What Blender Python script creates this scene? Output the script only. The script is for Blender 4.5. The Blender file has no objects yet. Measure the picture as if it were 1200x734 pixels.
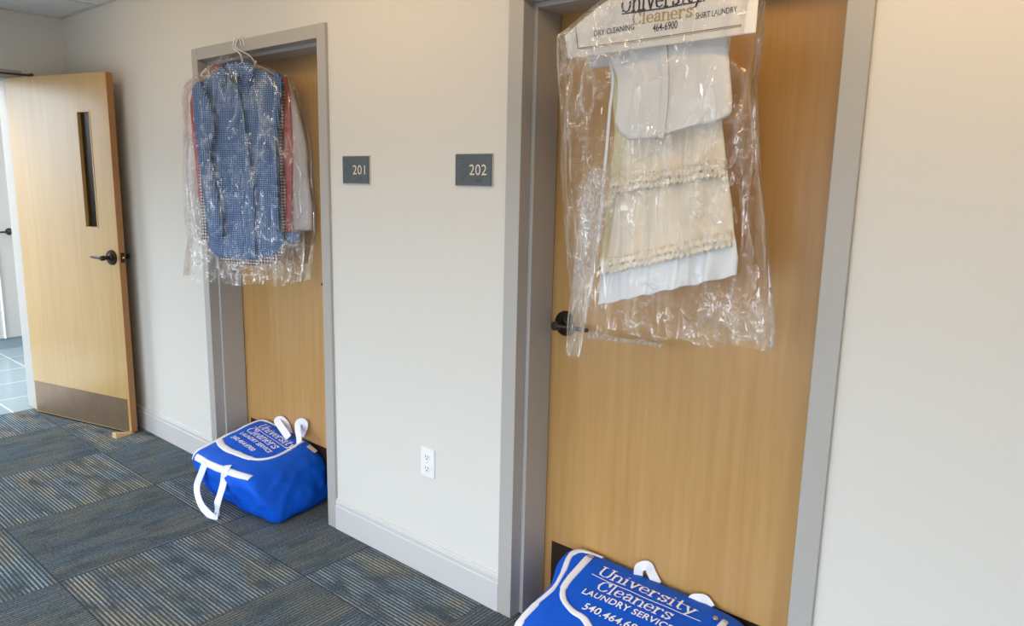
import bpy, bmesh, math, random
from math import sin, cos, pi, radians
from mathutils import Vector, Matrix, noise
from mathutils.bvhtree import BVHTree
random.seed(7)
SC = bpy.context.scene
COL = SC.collection

# ------------------------------------------------------------------ camera
CPOS = Vector((0, -1.87693, 1.564934))
RIGHT = Vector((0.76436842, 0.64442514, 0.02138104))
UP = Vector((-0.1292915, 0.12070046, 0.98423326))
FWD = Vector((-0.63168396, 0.75508121, -0.17557831))
FPX = 851.40
cam = bpy.data.cameras.new('camera'); camo = bpy.data.objects.new('camera', cam); COL.objects.link(camo)
cam.sensor_width = 36; cam.lens = FPX / 1200 * 36; cam.clip_start = .02
m = Matrix((( RIGHT.x, UP.x, -FWD.x, CPOS.x), (RIGHT.y, UP.y, -FWD.y, CPOS.y), (RIGHT.z, UP.z, -FWD.z, CPOS.z), (0, 0, 0, 1)))
camo.matrix_world = m
SC.camera = camo

# measuring helpers: sight line of a spot in the photograph met with a wall / floor plane
def sight(px, py): return FWD + RIGHT * ((px - 600) / FPX) - UP * ((py - 367) / FPX)
def on_y(Y, px, py):
    d = sight(px, py); return CPOS + d * ((Y - CPOS.y) / d.y)
def on_z(Z, px, py):
    d = sight(px, py); return CPOS + d * ((Z - CPOS.z) / d.z)
def on_x(X, px, py):
    d = sight(px, py); return CPOS + d * ((X - CPOS.x) / d.x)

class Plane:                       # upright hanging plane, u across, z up, w towards the corridor
    def __init__(s, x, y, deg):
        s.c = Vector((x, y, 0)); a = radians(deg)
        s.t = Vector((cos(a), sin(a), 0)); s.n = Vector((sin(a), -cos(a), 0))
    def uz(s, px, py, w=0):
        C = s.c + s.n * w; d = sight(px, py)
        k = s.n.dot(C - CPOS) / s.n.dot(d); Q = CPOS + d * k
        return (s.t.dot(Q - C), Q.z)
    def p(s, u, w, z):
        v = s.c + s.t * u + s.n * w; return Vector((v.x, v.y, z))

# ------------------------------------------------------------------ materials
def nt(name):
    M = bpy.data.materials.new(name); M.use_nodes = True
    t = M.node_tree; return M, t, t.nodes['Principled BSDF']
def N(t, typ, **kw):
    n = t.nodes.new(typ)
    for k, v in kw.items():
        if k in n.inputs: n.inputs[k].default_value = v
        else: setattr(n, k, v)
    return n
def math_(t, op, a, b=None, c=None):
    n = t.nodes.new('ShaderNodeMath'); n.operation = op
    for i, v in enumerate((a, b, c)):
        if v is None: continue
        if isinstance(v, (int, float)): n.inputs[i].default_value = v
        else: t.links.new(v, n.inputs[i])
    return n.outputs[0]
def mixc(t, f, a, b):
    n = t.nodes.new('ShaderNodeMix'); n.data_type = 'RGBA'
    for i, v in ((0, f), (6, a), (7, b)):
        if isinstance(v, (int, float)): n.inputs[i].default_value = v
        elif isinstance(v, tuple): n.inputs[i].default_value = v if len(v) == 4 else v + (1,)
        else: t.links.new(v, n.inputs[i])
    return n.outputs[2]
def coords(t, scale=(1, 1, 1), kind='Object'):
    tc = t.nodes.new('ShaderNodeTexCoord'); mp = t.nodes.new('ShaderNodeMapping')
    mp.inputs['Scale'].default_value = scale
    t.links.new(tc.outputs[kind], mp.inputs[0]); return mp.outputs[0]
def nz(t, vec, scale, detail=3, rough=.5):
    n = N(t, 'ShaderNodeTexNoise', Scale=scale, Detail=detail, Roughness=rough)
    t.links.new(vec, n.inputs['Vector']); return n.outputs['Fac']
def ramp(t, f, a, b):
    n = t.nodes.new('ShaderNodeMapRange'); n.inputs[1].default_value = a; n.inputs[2].default_value = b
    t.links.new(f, n.inputs[0]); return n.outputs[0]
def bump(t, b, h, strength=.3, dist=.002):
    n = N(t, 'ShaderNodeBump', Strength=strength, Distance=dist); t.links.new(h, n.inputs['Height'])
    t.links.new(n.outputs[0], b.inputs['Normal']); return n.outputs[0]

def plain(name, col, rough=.5, metal=0, spec=.5, grain=0, gscale=200, gdist=.001, var=.0, vscale=6):
    M, t, b = nt(name)
    b.inputs['Roughness'].default_value = rough; b.inputs['Metallic'].default_value = metal
    b.inputs['Specular IOR Level'].default_value = spec
    v = coords(t)
    if var:
        c = mixc(t, nz(t, v, vscale), tuple(x * (1 - var) for x in col), tuple(min(1, x * (1 + var)) for x in col))
        t.links.new(c, b.inputs['Base Color'])
    else: b.inputs['Base Color'].default_value = col + (1,)
    if grain: bump(t, b, nz(t, v, gscale, 2), grain, gdist)
    return M

def wood(name, c1, c2, rough=.38, coat=.25, streak=1.0):
    M, t, b = nt(name)
    v = coords(t, (22, 22, .9)); v2 = coords(t, (160, 160, 3)); v3 = coords(t, (2.2, 2.2, .5))
    n1 = nz(t, v, 1.6, 6, .62); n2 = nz(t, v2, 1.2, 3); n3 = nz(t, v3, 1.1, 2)
    f = math_(t, 'ADD', math_(t, 'MULTIPLY', n1, .55), math_(t, 'ADD', math_(t, 'MULTIPLY', n2, .25 * streak), math_(t, 'MULTIPLY', n3, .35)))
    c = mixc(t, ramp(t, f, .28, .86), c1, c2)
    t.links.new(c, b.inputs['Base Color'])
    b.inputs['Roughness'].default_value = rough
    b.inputs['Coat Weight'].default_value = coat; b.inputs['Coat Roughness'].default_value = .24
    bump(t, b, n2, .05, .001)
    return M

def cloth(name, col, rough=.85, weave=900, trans=.0, wr=.25):
    M, t, b = nt(name)
    b.inputs['Base Color'].default_value = col + (1,); b.inputs['Roughness'].default_value = rough
    b.inputs['Specular IOR Level'].default_value = .2
    v = coords(t)
    h = math_(t, 'ADD', math_(t, 'MULTIPLY', nz(t, v, weave, 1), .15), nz(t, v, 18, 4))
    bump(t, b, h, wr, .012)
    if trans:
        b.inputs['Subsurface Weight'].default_value = 0
    return M

def check(name, c_light, c_mid, c_dark, period):
    M, t, b = nt(name)
    uv = t.nodes.new('ShaderNodeTexCoord').outputs['UV']
    s = t.nodes.new('ShaderNodeSeparateXYZ'); t.links.new(uv, s.inputs[0])
    def st(o): return math_(t, 'GREATER_THAN', math_(t, 'FRACT', math_(t, 'DIVIDE', o, period)), .5)
    a, d = st(s.outputs[0]), st(s.outputs[1])
    sm = math_(t, 'MULTIPLY', math_(t, 'ADD', a, d), .5)
    c = mixc(t, math_(t, 'GREATER_THAN', sm, .25), c_light, mixc(t, math_(t, 'GREATER_THAN', sm, .75), c_mid, c_dark))
    t.links.new(c, b.inputs['Base Color']); b.inputs['Roughness'].default_value = .85
    b.inputs['Specular IOR Level'].default_value = .2
    bump(t, b, nz(t, coords(t), 16, 4), .35, .012)
    return M

def carpet():
    M, t, b = nt('carpet_tile')
    g = t.nodes.new('ShaderNodeNewGeometry'); s = t.nodes.new('ShaderNodeSeparateXYZ'); t.links.new(g.outputs['Position'], s.inputs[0])
    X, Y = s.outputs[0], s.outputs[1]; T = .66
    tx = math_(t, 'DIVIDE', math_(t, 'ADD', X, 2.335 + T * 20), T); ty = math_(t, 'DIVIDE', math_(t, 'ADD', Y, .345 + T * 20), T)
    ix, iy = math_(t, 'FLOOR', tx), math_(t, 'FLOOR', ty)
    odd = math_(t, 'MODULO', math_(t, 'ADD', ix, iy), 2)
    def pick(a, c):   # even -> a, odd -> c
        n = t.nodes.new('ShaderNodeMix'); n.data_type = 'FLOAT'
        t.links.new(odd, n.inputs[0]); t.links.new(a, n.inputs[2]); t.links.new(c, n.inputs[3]); return n.outputs[0]
    across, along = pick(Y, X), pick(X, Y)
    k = math_(t, 'DIVIDE', math_(t, 'ADD', across, 30), T / 44)
    li = math_(t, 'FLOOR', k); fr = math_(t, 'FRACT', k)
    cb = t.nodes.new('ShaderNodeCombineXYZ'); t.links.new(li, cb.inputs[0]); t.links.new(ix, cb.inputs[1]); t.links.new(iy, cb.inputs[2])
    wn = t.nodes.new('ShaderNodeTexWhiteNoise'); t.links.new(cb.outputs[0], wn.inputs[0])
    ct = t.nodes.new('ShaderNodeCombineXYZ'); t.links.new(ix, ct.inputs[0]); t.links.new(iy, ct.inputs[1])
    wt = t.nodes.new('ShaderNodeTexWhiteNoise'); t.links.new(ct.outputs[0], wt.inputs[0])
    # yarn noise drawn out along the stripe
    cn = t.nodes.new('ShaderNodeCombineXYZ')
    t.links.new(math_(t, 'MULTIPLY', across, 4.2), cn.inputs[0]); t.links.new(math_(t, 'MULTIPLY', along, 2.6), cn.inputs[1]); t.links.new(math_(t, 'MULTIPLY', wt.outputs[0], 40), cn.inputs[2])
    zone = nz(t, cn.outputs[0], 1.5, 2)
    cn2 = t.nodes.new('ShaderNodeCombineXYZ')
    t.links.new(math_(t, 'MULTIPLY', across, 9), cn2.inputs[0]); t.links.new(math_(t, 'MULTIPLY', along, 3.6), cn2.inputs[1]); t.links.new(math_(t, 'MULTIPLY', wt.outputs[0], 90), cn2.inputs[2])
    zone2 = nz(t, cn2.outputs[0], 1.7, 3)
    speck = nz(t, g.outputs['Position'], 110, 4, .75)
    speck2 = nz(t, g.outputs['Position'], 420, 2, .7)
    tri = math_(t, 'ABSOLUTE', math_(t, 'SUBTRACT', fr, .5))
    line = ramp(t, tri, .27, .15)
    amt = math_(t, 'MULTIPLY', line, ramp(t, zone2, .30, .54))
    amt = math_(t, 'MULTIPLY', amt, math_(t, 'ADD', .5, math_(t, 'MULTIPLY', wn.outputs[0], .6)))
    amt = math_(t, 'MULTIPLY', amt, pick(math_(t, 'ADD', .85, 0), math_(t, 'ADD', .38, 0)))
    amt = math_(t, 'MULTIPLY', amt, ramp(t, speck, .30, .52))
    light = mixc(t, ramp(t, zone, .42, .58), (.38, .47, .54), (.54, .48, .34))
    base = mixc(t, ramp(t, zone, .3, .62), (.013, .044, .085), (.038, .058, .074))
    base = mixc(t, ramp(t, speck, .42, .66), base, (.11, .145, .165))
    base = mixc(t, math_(t, 'MULTIPLY', ramp(t, speck2, .42, .7), .5), base, (.16, .15, .13))
    c = mixc(t, amt, base, light)
    # hair-thin dark joint between tiles
    ex = math_(t, 'ABSOLUTE', math_(t, 'SUBTRACT', math_(t, 'FRACT', tx), .5)); ey = math_(t, 'ABSOLUTE', math_(t, 'SUBTRACT', math_(t, 'FRACT', ty), .5))
    j = math_(t, 'GREATER_THAN', math_(t, 'MAXIMUM', ex, ey), .4955)
    c = mixc(t, math_(t, 'MULTIPLY', j, .6), c, (.02, .03, .05))
    t.links.new(c, b.inputs['Base Color']); b.inputs['Roughness'].default_value = .95; b.inputs['Specular IOR Level'].default_value = .1
    h = math_(t, 'ADD', math_(t, 'MULTIPLY', line, .6), math_(t, 'ADD', speck2, speck))
    bump(t, b, h, .6, .004)
    return M

def tile_floor():
    M, t, b = nt('lobby_tile')
    v = coords(t)
    br = N(t, 'ShaderNodeTexBrick', Scale=1.0); t.links.new(v, br.inputs['Vector'])
    br.offset = 0; br.inputs['Brick Width'].default_value = .45; br.inputs['Row Height'].default_value = .45; br.inputs['Mortar Size'].default_value = .006
    br.inputs['Color1'].default_value = (.30, .37, .40, 1); br.inputs['Color2'].default_value = (.25, .33, .37, 1); br.inputs['Mortar'].default_value = (.6, .63, .64, 1)
    t.links.new(br.outputs[0], b.inputs['Base Color']); b.inputs['Roughness'].default_value = .16
    return M

def plastic(name, streak=(9, 9, 3.2), haze=.03, hazes=.3, rough=.06, bs=.5, crease=1.0, glint_=.12):
    M, t, b = nt(name); t.nodes.remove(b)
    out = t.nodes['Material Output']
    v = coords(t)
    def ridge(vec, sc, pw, det=2):
        n = nz(t, vec, sc, det, .55)
        r = math_(t, 'SUBTRACT', 1, math_(t, 'MULTIPLY', math_(t, 'ABSOLUTE', math_(t, 'SUBTRACT', n, .5)), 6))
        return math_(t, 'POWER', math_(t, 'MAXIMUM', r, 0), pw)
    r1 = ridge(coords(t, streak), 1.0, 5); r2 = ridge(v, 8 * crease, 4); r3 = ridge(coords(t, (40, 40, 24)), .9, 2)
    big = nz(t, v, 9, 3)
    zone = ramp(t, nz(t, coords(t, (7, 7, 4)), 1.0, 3), .44, .62)
    cr = math_(t, 'MULTIPLY', math_(t, 'ADD', math_(t, 'MULTIPLY', r2, .8), math_(t, 'MULTIPLY', r3, .12)), zone)
    h = math_(t, 'ADD', math_(t, 'MULTIPLY', r1, .6), math_(t, 'ADD', cr, math_(t, 'MULTIPLY', big, 1.0)))
    bp = N(t, 'ShaderNodeBump', Strength=bs, Distance=.016); t.links.new(h, bp.inputs['Height'])
    gl = N(t, 'ShaderNodeBsdfGlossy', Roughness=rough); gl.inputs['Color'].default_value = (1, 1, 1, 1); t.links.new(bp.outputs[0], gl.inputs['Normal'])
    tr = N(t, 'ShaderNodeBsdfTransparent'); tr.inputs['Color'].default_value = (.997, .997, .997, 1)
    df = N(t, 'ShaderNodeBsdfDiffuse'); df.inputs['Color'].default_value = (.92, .92, .92, 1)
    tl = N(t, 'ShaderNodeBsdfTranslucent'); tl.inputs['Color'].default_value = (.92, .92, .92, 1)
    dm = t.nodes.new('ShaderNodeMixShader'); dm.inputs[0].default_value = .35; t.links.new(df.outputs[0], dm.inputs[1]); t.links.new(tl.outputs[0], dm.inputs[2])
    st = math_(t, 'MULTIPLY', math_(t, 'MAXIMUM', math_(t, 'MULTIPLY', r1, .8), math_(t, 'MULTIPLY', r2, .7)), zone)
    hz = math_(t, 'ADD', haze, math_(t, 'MULTIPLY', st, hazes))  # white diffuse streaks mixed in as highlights on the folds
    m1 = t.nodes.new('ShaderNodeMixShader'); t.links.new(hz, m1.inputs[0]); t.links.new(tr.outputs[0], m1.inputs[1]); t.links.new(dm.outputs[0], m1.inputs[2])
    fr = N(t, 'ShaderNodeFresnel', IOR=1.5); glint = math_(t, 'MULTIPLY', math_(t, 'MAXIMUM', r1, math_(t, 'MULTIPLY', r2, zone)), glint_)  # gloss raised along the creases to paint in stronger glints
    m2 = t.nodes.new('ShaderNodeMixShader'); t.links.new(math_(t, 'MINIMUM', math_(t, 'ADD', glint, math_(t, 'MULTIPLY', fr.outputs[0], .38)), .7), m2.inputs[0]); t.links.new(m1.outputs[0], m2.inputs[1]); t.links.new(gl.outputs[0], m2.inputs[2])
    t.links.new(m2.outputs[0], out.inputs['Surface'])
    return M

MT = dict(
    wall=plain('wall_paint', (.70, .68, .635), .62, grain=.06, gscale=350, gdist=.0006, spec=.3),
    ceil=plain('ceiling_tile', (.80, .82, .82), .9, grain=.2, gscale=160),
    frame=plain('grey_frame_paint', (.43, .415, .39), .42, grain=.03, gscale=260),
    base=plain('baseboard_paint', (.60, .595, .59), .45, grain=.02),
    white=plain('white_plastic', (.86, .86, .86), .35),
    dark=plain('dark_slot', (.02, .02, .02), .6),
    gap=plain('dark_gap', (.03, .025, .02), .8),
    wood=wood('door_veneer', (.42, .215, .058), (.62, .39, .15), rough=.42, coat=.35, streak=.45),
    wood2=wood('open_door_veneer', (.48, .29, .092), (.62, .42, .165), rough=.36, coat=.75, streak=.4),
    woodedge=wood('door_edge_wood', (.30, .125, .035), (.42, .19, .06), rough=.45),
    wedge=wood('pine_wedge', (.66, .42, .2), (.78, .54, .30), rough=.6, coat=0),
    bronze=plain('dark_bronze', (.045, .032, .026), .34, .85, var=.15, vscale=40),
    kick=plain('kick_bronze', (.045, .027, .018), .40, .45, var=.15, vscale=20),
    kick2=plain('brushed_bronze', (.27, .19, .125), .36, .55, var=.2, vscale=14),
    brass=plain('brass', (.75, .6, .35), .25, 1),
    lever=plain('lever_bronze', (.05, .045, .042), .24, .9),
    glass=None,
    slate=plain('slate_plate', (.085, .105, .125), .5, var=.12, vscale=60, grain=.15, gscale=500),
    slate2=plain('slate_relief', (.06, .068, .085), .5),
    rim=plain('pale_rim', (.55, .53, .47), .5),
    digits=plain('cream_digits', (.80, .70, .50), .5),
    blue=cloth('blue_nylon', (.002, .105, .70), .5, 1200, wr=.4),
    strap=cloth('white_webbing', (.82, .83, .90), .7, 1500, wr=.1),
    print=plain('white_print', (.88, .9, .95), .6),
    tan=plain('tan_tag', (.75, .55, .40), .6),
    zipm=plain('zip_pull', (.6, .52, .4), .3, .9),
    paper=plain('paper_cape', (.86, .83, .79), .6, grain=.15, gscale=20, gdist=.01),
    paperb=plain('paper_back', (.66, .70, .78), .7),
    ink=plain('dark_ink', (.045, .04, .05), .6), gold=plain('gold_ink', (.52, .38, .15), .45),
    ink2=plain('brown_rule', (.32, .25, .17), .6),
    whitec=cloth('white_cotton', (.90, .885, .87), .9, 800, wr=.3),
    creamc=cloth('cream_cotton', (.93, .83, .68), .9, 800, wr=.4),
    hemw=cloth('white_voile', (.91, .915, .93), .9, 800, wr=.25),
    ivory=cloth('ivory_cloth', (.88, .80, .50), .9, 800, wr=.2),
    shirtw=cloth('white_shirting', (.72, .70, .70), .9, 800, wr=.25),
    pink=cloth('pink_shirting', (.62, .20, .22), .9, 800, wr=.2),
    gblue=check('blue_gingham', (.34, .44, .60), (.075, .165, .36), (.03, .085, .23), .0088),
    gbrown=check('brown_gingham', (.74, .70, .66), (.36, .27, .24), (.10, .075, .08), .0145),
    label=plain('neck_label', (.03, .028, .025), .7),
    button=plain('shirt_button', (.45, .55, .72), .3),
    wire=plain('hanger_wire', (.78, .77, .75), .35, .2),
    carpet=carpet(), tile=tile_floor(),
    tilebase=plain('lobby_tile_base', (.20, .26, .30), .25),
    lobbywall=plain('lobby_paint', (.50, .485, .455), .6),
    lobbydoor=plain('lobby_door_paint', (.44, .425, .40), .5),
    film=plastic('clear_film', (9, 9, 1.6), haze=.010, hazes=.42, bs=.5, glint_=.10),
    film2=plastic('clear_film_shirts', (13, 13, 2.6), haze=.006, hazes=.34, crease=.95, bs=.5, glint_=.12),
    lampd=None,
)
M, t, b = nt('lite_glass'); b.inputs['Transmission Weight'].default_value = 1; b.inputs['Roughness'].default_value = .02; b.inputs['IOR'].default_value = 1.1; MT['glass'] = M
M, t, b = nt('lamp_diffuser'); b.inputs['Emission Color'].default_value = (1, .80, .55, 1); b.inputs['Emission Strength'].default_value = 2; MT['lampd'] = M

# ------------------------------------------------------------------ mesh helpers
def box(bm, x0, x1, y0, y1, z0, z1):
    vs = [bm.verts.new((x, y, z)) for x in (x0, x1) for y in (y0, y1) for z in (z0, z1)]
    for f in ((0, 1, 3, 2), (4, 6, 7, 5), (0, 4, 5, 1), (2, 3, 7, 6), (0, 2, 6, 4), (1, 5, 7, 3)):
        bm.faces.new([vs[i] for i in f])
def obox(bm, o, ax, ay, az):            # box from a corner and three edge vectors
    vs = [bm.verts.new(o + ax * i + ay * j + az * k) for i in (0, 1) for j in (0, 1) for k in (0, 1)]
    for f in ((0, 1, 3, 2), (4, 6, 7, 5), (0, 4, 5, 1), (2, 3, 7, 6), (0, 2, 6, 4), (1, 5, 7, 3)):
        bm.faces.new([vs[i] for i in f])
def tube(bm, pts, r, seg=8, cap=True):
    pts = [Vector(p) for p in pts]; rings = []
    ref = None
    for i, p in enumerate(pts):
        d = (pts[min(i + 1, len(pts) - 1)] - pts[max(i - 1, 0)]).normalized()
        if ref is None:
            ref = d.orthogonal().normalized()
        ref = (ref - d * ref.dot(d)).normalized(); s = d.cross(ref)
        rr = r[i] if isinstance(r, (list, tuple)) else r
        rings.append([bm.verts.new(p + (ref * cos(2 * pi * k / seg) + s * sin(2 * pi * k / seg)) * rr) for k in range(seg)])
    for a, b_ in zip(rings, rings[1:]):
        for k in range(seg): bm.faces.new((a[k], a[(k + 1) % seg], b_[(k + 1) % seg], b_[k]))
    if cap: bm.faces.new(rings[0][::-1]); bm.faces.new(rings[-1])
def lathe(bm, o, axis, prof, seg=28):   # prof: (along axis, radius)
    axis = Vector(axis).normalized(); a = axis.orthogonal().normalized(); c = axis.cross(a); o = Vector(o); rings = []
    for h, r in prof:
        rings.append([bm.verts.new(o + axis * h + (a * cos(2 * pi * k / seg) + c * sin(2 * pi * k / seg)) * max(r, 1e-4)) for k in range(seg)])
    for p, q in zip(rings, rings[1:]):
        for k in range(seg): bm.faces.new((p[k], p[(k + 1) % seg], q[(k + 1) % seg], q[k]))
    bm.faces.new(rings[0][::-1]); bm.faces.new(rings[-1])
def smooth_path(pts, n=6):
    pts = [Vector(p) for p in pts]; out = []
    for i in range(len(pts) - 1):
        p0 = pts[max(i - 1, 0)]; p1 = pts[i]; p2 = pts[i + 1]; p3 = pts[min(i + 2, len(pts) - 1)]
        for k in range(n):
            s = k / n
            out.append(.5 * ((2 * p1) + (p2 - p0) * s + (2 * p0 - 5 * p1 + 4 * p2 - p3) * s * s + (3 * p1 - p0 - 3 * p2 + p3) * s ** 3))
    out.append(pts[-1]); return out
def strip(bm, pts, nors, width, th=.003):   # webbing: rectangle swept along pts, flat against nors
    rings = []
    for i, p in enumerate(pts):
        d = (pts[min(i + 1, len(pts) - 1)] - pts[max(i - 1, 0)]).normalized(); n = nors[i] if isinstance(nors, list) else nors
        s = d.cross(n).normalized(); n = s.cross(d).normalized()
        w = (width[i] if isinstance(width, list) else width) / 2
        rings.append([bm.verts.new(q) for q in (p - s * w, p + s * w, p + s * w + n * th, p - s * w + n * th)])
    for a, c in zip(rings, rings[1:]):
        for k in range(4): bm.faces.new((a[k], a[(k + 1) % 4], c[(k + 1) % 4], c[k]))
    bm.faces.new(rings[0][::-1]); bm.faces.new(rings[-1])

def obj(name, bm, mat, parent=None, smooth=False, bevel=0, sub=0):
    bmesh.ops.recalc_face_normals(bm, faces=bm.faces[:])
    off = Vector(parent.matrix_basis.translation) if parent is not None else Vector()
    pp = parent
    while pp is not None and pp.parent is not None:
        pp = pp.parent; off += pp.matrix_basis.translation
    if parent is not None:
        for v in bm.verts: v.co -= off
    me = bpy.data.meshes.new(name); bm.to_mesh(me); bm.free()
    if smooth:
        for p in me.polygons: p.use_smooth = True
    o = bpy.data.objects.new(name, me); COL.objects.link(o); me.materials.append(mat)
    if parent is not None: o.parent = parent
    if bevel:
        md = o.modifiers.new('bevel', 'BEVEL'); md.width = bevel; md.segments = 2; md.limit_method = 'ANGLE'; md.angle_limit = radians(40)
    if sub:
        md = o.modifiers.new('sub', 'SUBSURF'); md.levels = sub; md.render_levels = sub
    return o
def rebase(o):                          # put a mesh object's origin at its base centre
    vs = [v.co for v in o.data.vertices]
    c = Vector(((min(v.x for v in vs) + max(v.x for v in vs)) / 2, (min(v.y for v in vs) + max(v.y for v in vs)) / 2, min(v.z for v in vs)))
    for v in o.data.vertices: v.co -= c
    o.location = c; return o
def tag(o, label, cat, group=None, structure=False):
    o['label'] = label; o['category'] = cat
    if group: o['group'] = group
    if structure: o['kind'] = 'structure'
    return o
def thing(name, loc, label, cat, group=None, structure=False):
    o = bpy.data.objects.new(name, None); COL.objects.link(o); o.location = loc; o.empty_display_size = .05
    return tag(o, label, cat, group, structure)
def note(o, label): o['label'] = label; return o

def flat_text(s, bold=0, size=1.0, spacing=1.0):        # filled outline of a line of type: verts, faces
    cu = bpy.data.curves.new('line_of_type', 'FONT'); cu.body = s; cu.size = size; cu.offset = bold; cu.space_character = spacing; cu.resolution_u = 4
    o = bpy.data.objects.new('line_of_type', cu); COL.objects.link(o)
    dg = bpy.context.evaluated_depsgraph_get(); me = bpy.data.meshes.new_from_object(o.evaluated_get(dg))
    V = [v.co.xy.copy() for v in me.vertices]; F = [tuple(p.vertices) for p in me.polygons]
    bpy.data.objects.remove(o); bpy.data.curves.remove(cu); bpy.data.meshes.remove(me)
    x0 = min(v.x for v in V); V = [Vector((v.x - x0, v.y)) for v in V]
    return V, F, max(v.x for v in V)
# slab-serif letters drawn as strokes
GL = {
 'U': (.86, [[(.1, 1), (.1, .3), (.18, .08), (.42, 0), (.64, .08), (.72, .3), (.72, 1)], [(-.06, 1), (.27, 1)], [(.56, 1), (.88, 1)]]),
 'C': (.80, [[(.66, .74), (.54, .93), (.36, 1), (.14, .85), (.03, .5), (.14, .15), (.36, 0), (.56, .05), (.70, .22)], [(.67, .66), (.67, .98)]]),
 'n': (.66, [[(.08, 0), (.08, .64)], [(.08, .45), (.2, .60), (.36, .65), (.48, .56), (.52, .4), (.52, 0)], [(-.05, 0), (.2, 0)], [(.4, 0), (.66, 0)], [(-.05, .64), (.08, .64)]]),
 'i': (.34, [[(.12, 0), (.12, .64)], [(-.02, 0), (.27, 0)], [(-.02, .64), (.12, .64)], [(.08, .88), (.17, .88)]]),
 'v': (.62, [[(.06, .64), (.28, 0), (.5, .64)], [(-.06, .64), (.18, .64)], [(.38, .64), (.62, .64)]]),
 'e': (.60, [[(.04, .34), (.5, .34), (.46, .54), (.28, .66), (.09, .56), (.02, .33), (.09, .09), (.3, 0), (.5, .1)]]),
 'r': (.54, [[(.08, 0), (.08, .64)], [(.08, .42), (.2, .6), (.36, .65), (.44, .56)], [(-.05, 0), (.24, 0)], [(-.05, .64), (.08, .64)]]),
 's': (.54, [[(.42, .52), (.26, .66), (.08, .6), (.05, .46), (.2, .36), (.38, .28), (.43, .14), (.26, 0), (.04, .08)], [(.44, .5), (.44, .66)], [(.03, .0), (.03, .17)]]),
 't': (.46, [[(.14, .92), (.14, .15), (.24, .02), (.4, .08)], [(-.03, .64), (.38, .64)]]),
 'y': (.62, [[(.06, .64), (.3, .04)], [(.52, .64), (.3, .04), (.16, -.24), (.0, -.28)], [(-.06, .64), (.18, .64)], [(.4, .64), (.64, .64)]]),
 'l': (.34, [[(.12, 0), (.12, 1)], [(-.02, 0), (.27, 0)], [(-.02, 1), (.12, 1)]]),
 'a': (.60, [[(.06, .54), (.22, .66), (.38, .6), (.42, .45), (.42, .08), (.54, 0)], [(.42, .38), (.16, .36), (.03, .2), (.1, .03), (.28, .02), (.42, .16)]]),
}
def slab_text(s, wt=.085, spacing=.06):
    V, F, x = [], [], 0
    for ch in s:
        adv, st = GL[ch]
        for pl in st:
            for a, c in zip(pl, pl[1:]):
                a, c = Vector(a), Vector(c); d = (c - a).normalized(); nrm = Vector((-d.y, d.x))
                w = wt / 2 * (1.5 if abs(d.y) > .6 else .8)
                a2, c2 = a - d * w * .7, c + d * w * .7; k = len(V)
                V += [Vector((x, 0)) + q for q in (a2 - nrm * w, c2 - nrm * w, c2 + nrm * w, a2 + nrm * w)]; F.append((k, k + 1, k + 2, k + 3))
        x += adv + spacing
    return V, F, x
def put_text(name, VF, fn, mat, parent, cut=0):           # fn(x, y) -> 3D point
    V, F, W = VF; bm = bmesh.new(); vs = [bm.verts.new((v.x, v.y, 0)) for v in V]
    for f in F:
        try: bm.faces.new([vs[i] for i in f])
        except ValueError: pass
    if cut:
        bmesh.ops.triangulate(bm, faces=bm.faces[:]); bmesh.ops.subdivide_edges(bm, edges=[e for e in bm.edges if e.calc_length() > cut], cuts=2)
    for v in bm.verts: v.co = fn(v.co.x, v.co.y)
    return obj(name, bm, mat, parent)

def interp(tab, z):                                        # tab: [(z, ...)] descending z
    if z >= tab[0][0]: return tab[0][1]
    for (z0, a), (z1, c) in zip(tab, tab[1:]):
        if z1 <= z <= z0: return a + (c - a) * ((z0 - z) / max(z0 - z1, 1e-6))
    return tab[-1][1]
def outline(pl, pts, w):
    r = [pl.uz(px, py, w) for px, py in pts]; return sorted([(z, u) for u, z in r], key=lambda q: -q[0])

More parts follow.
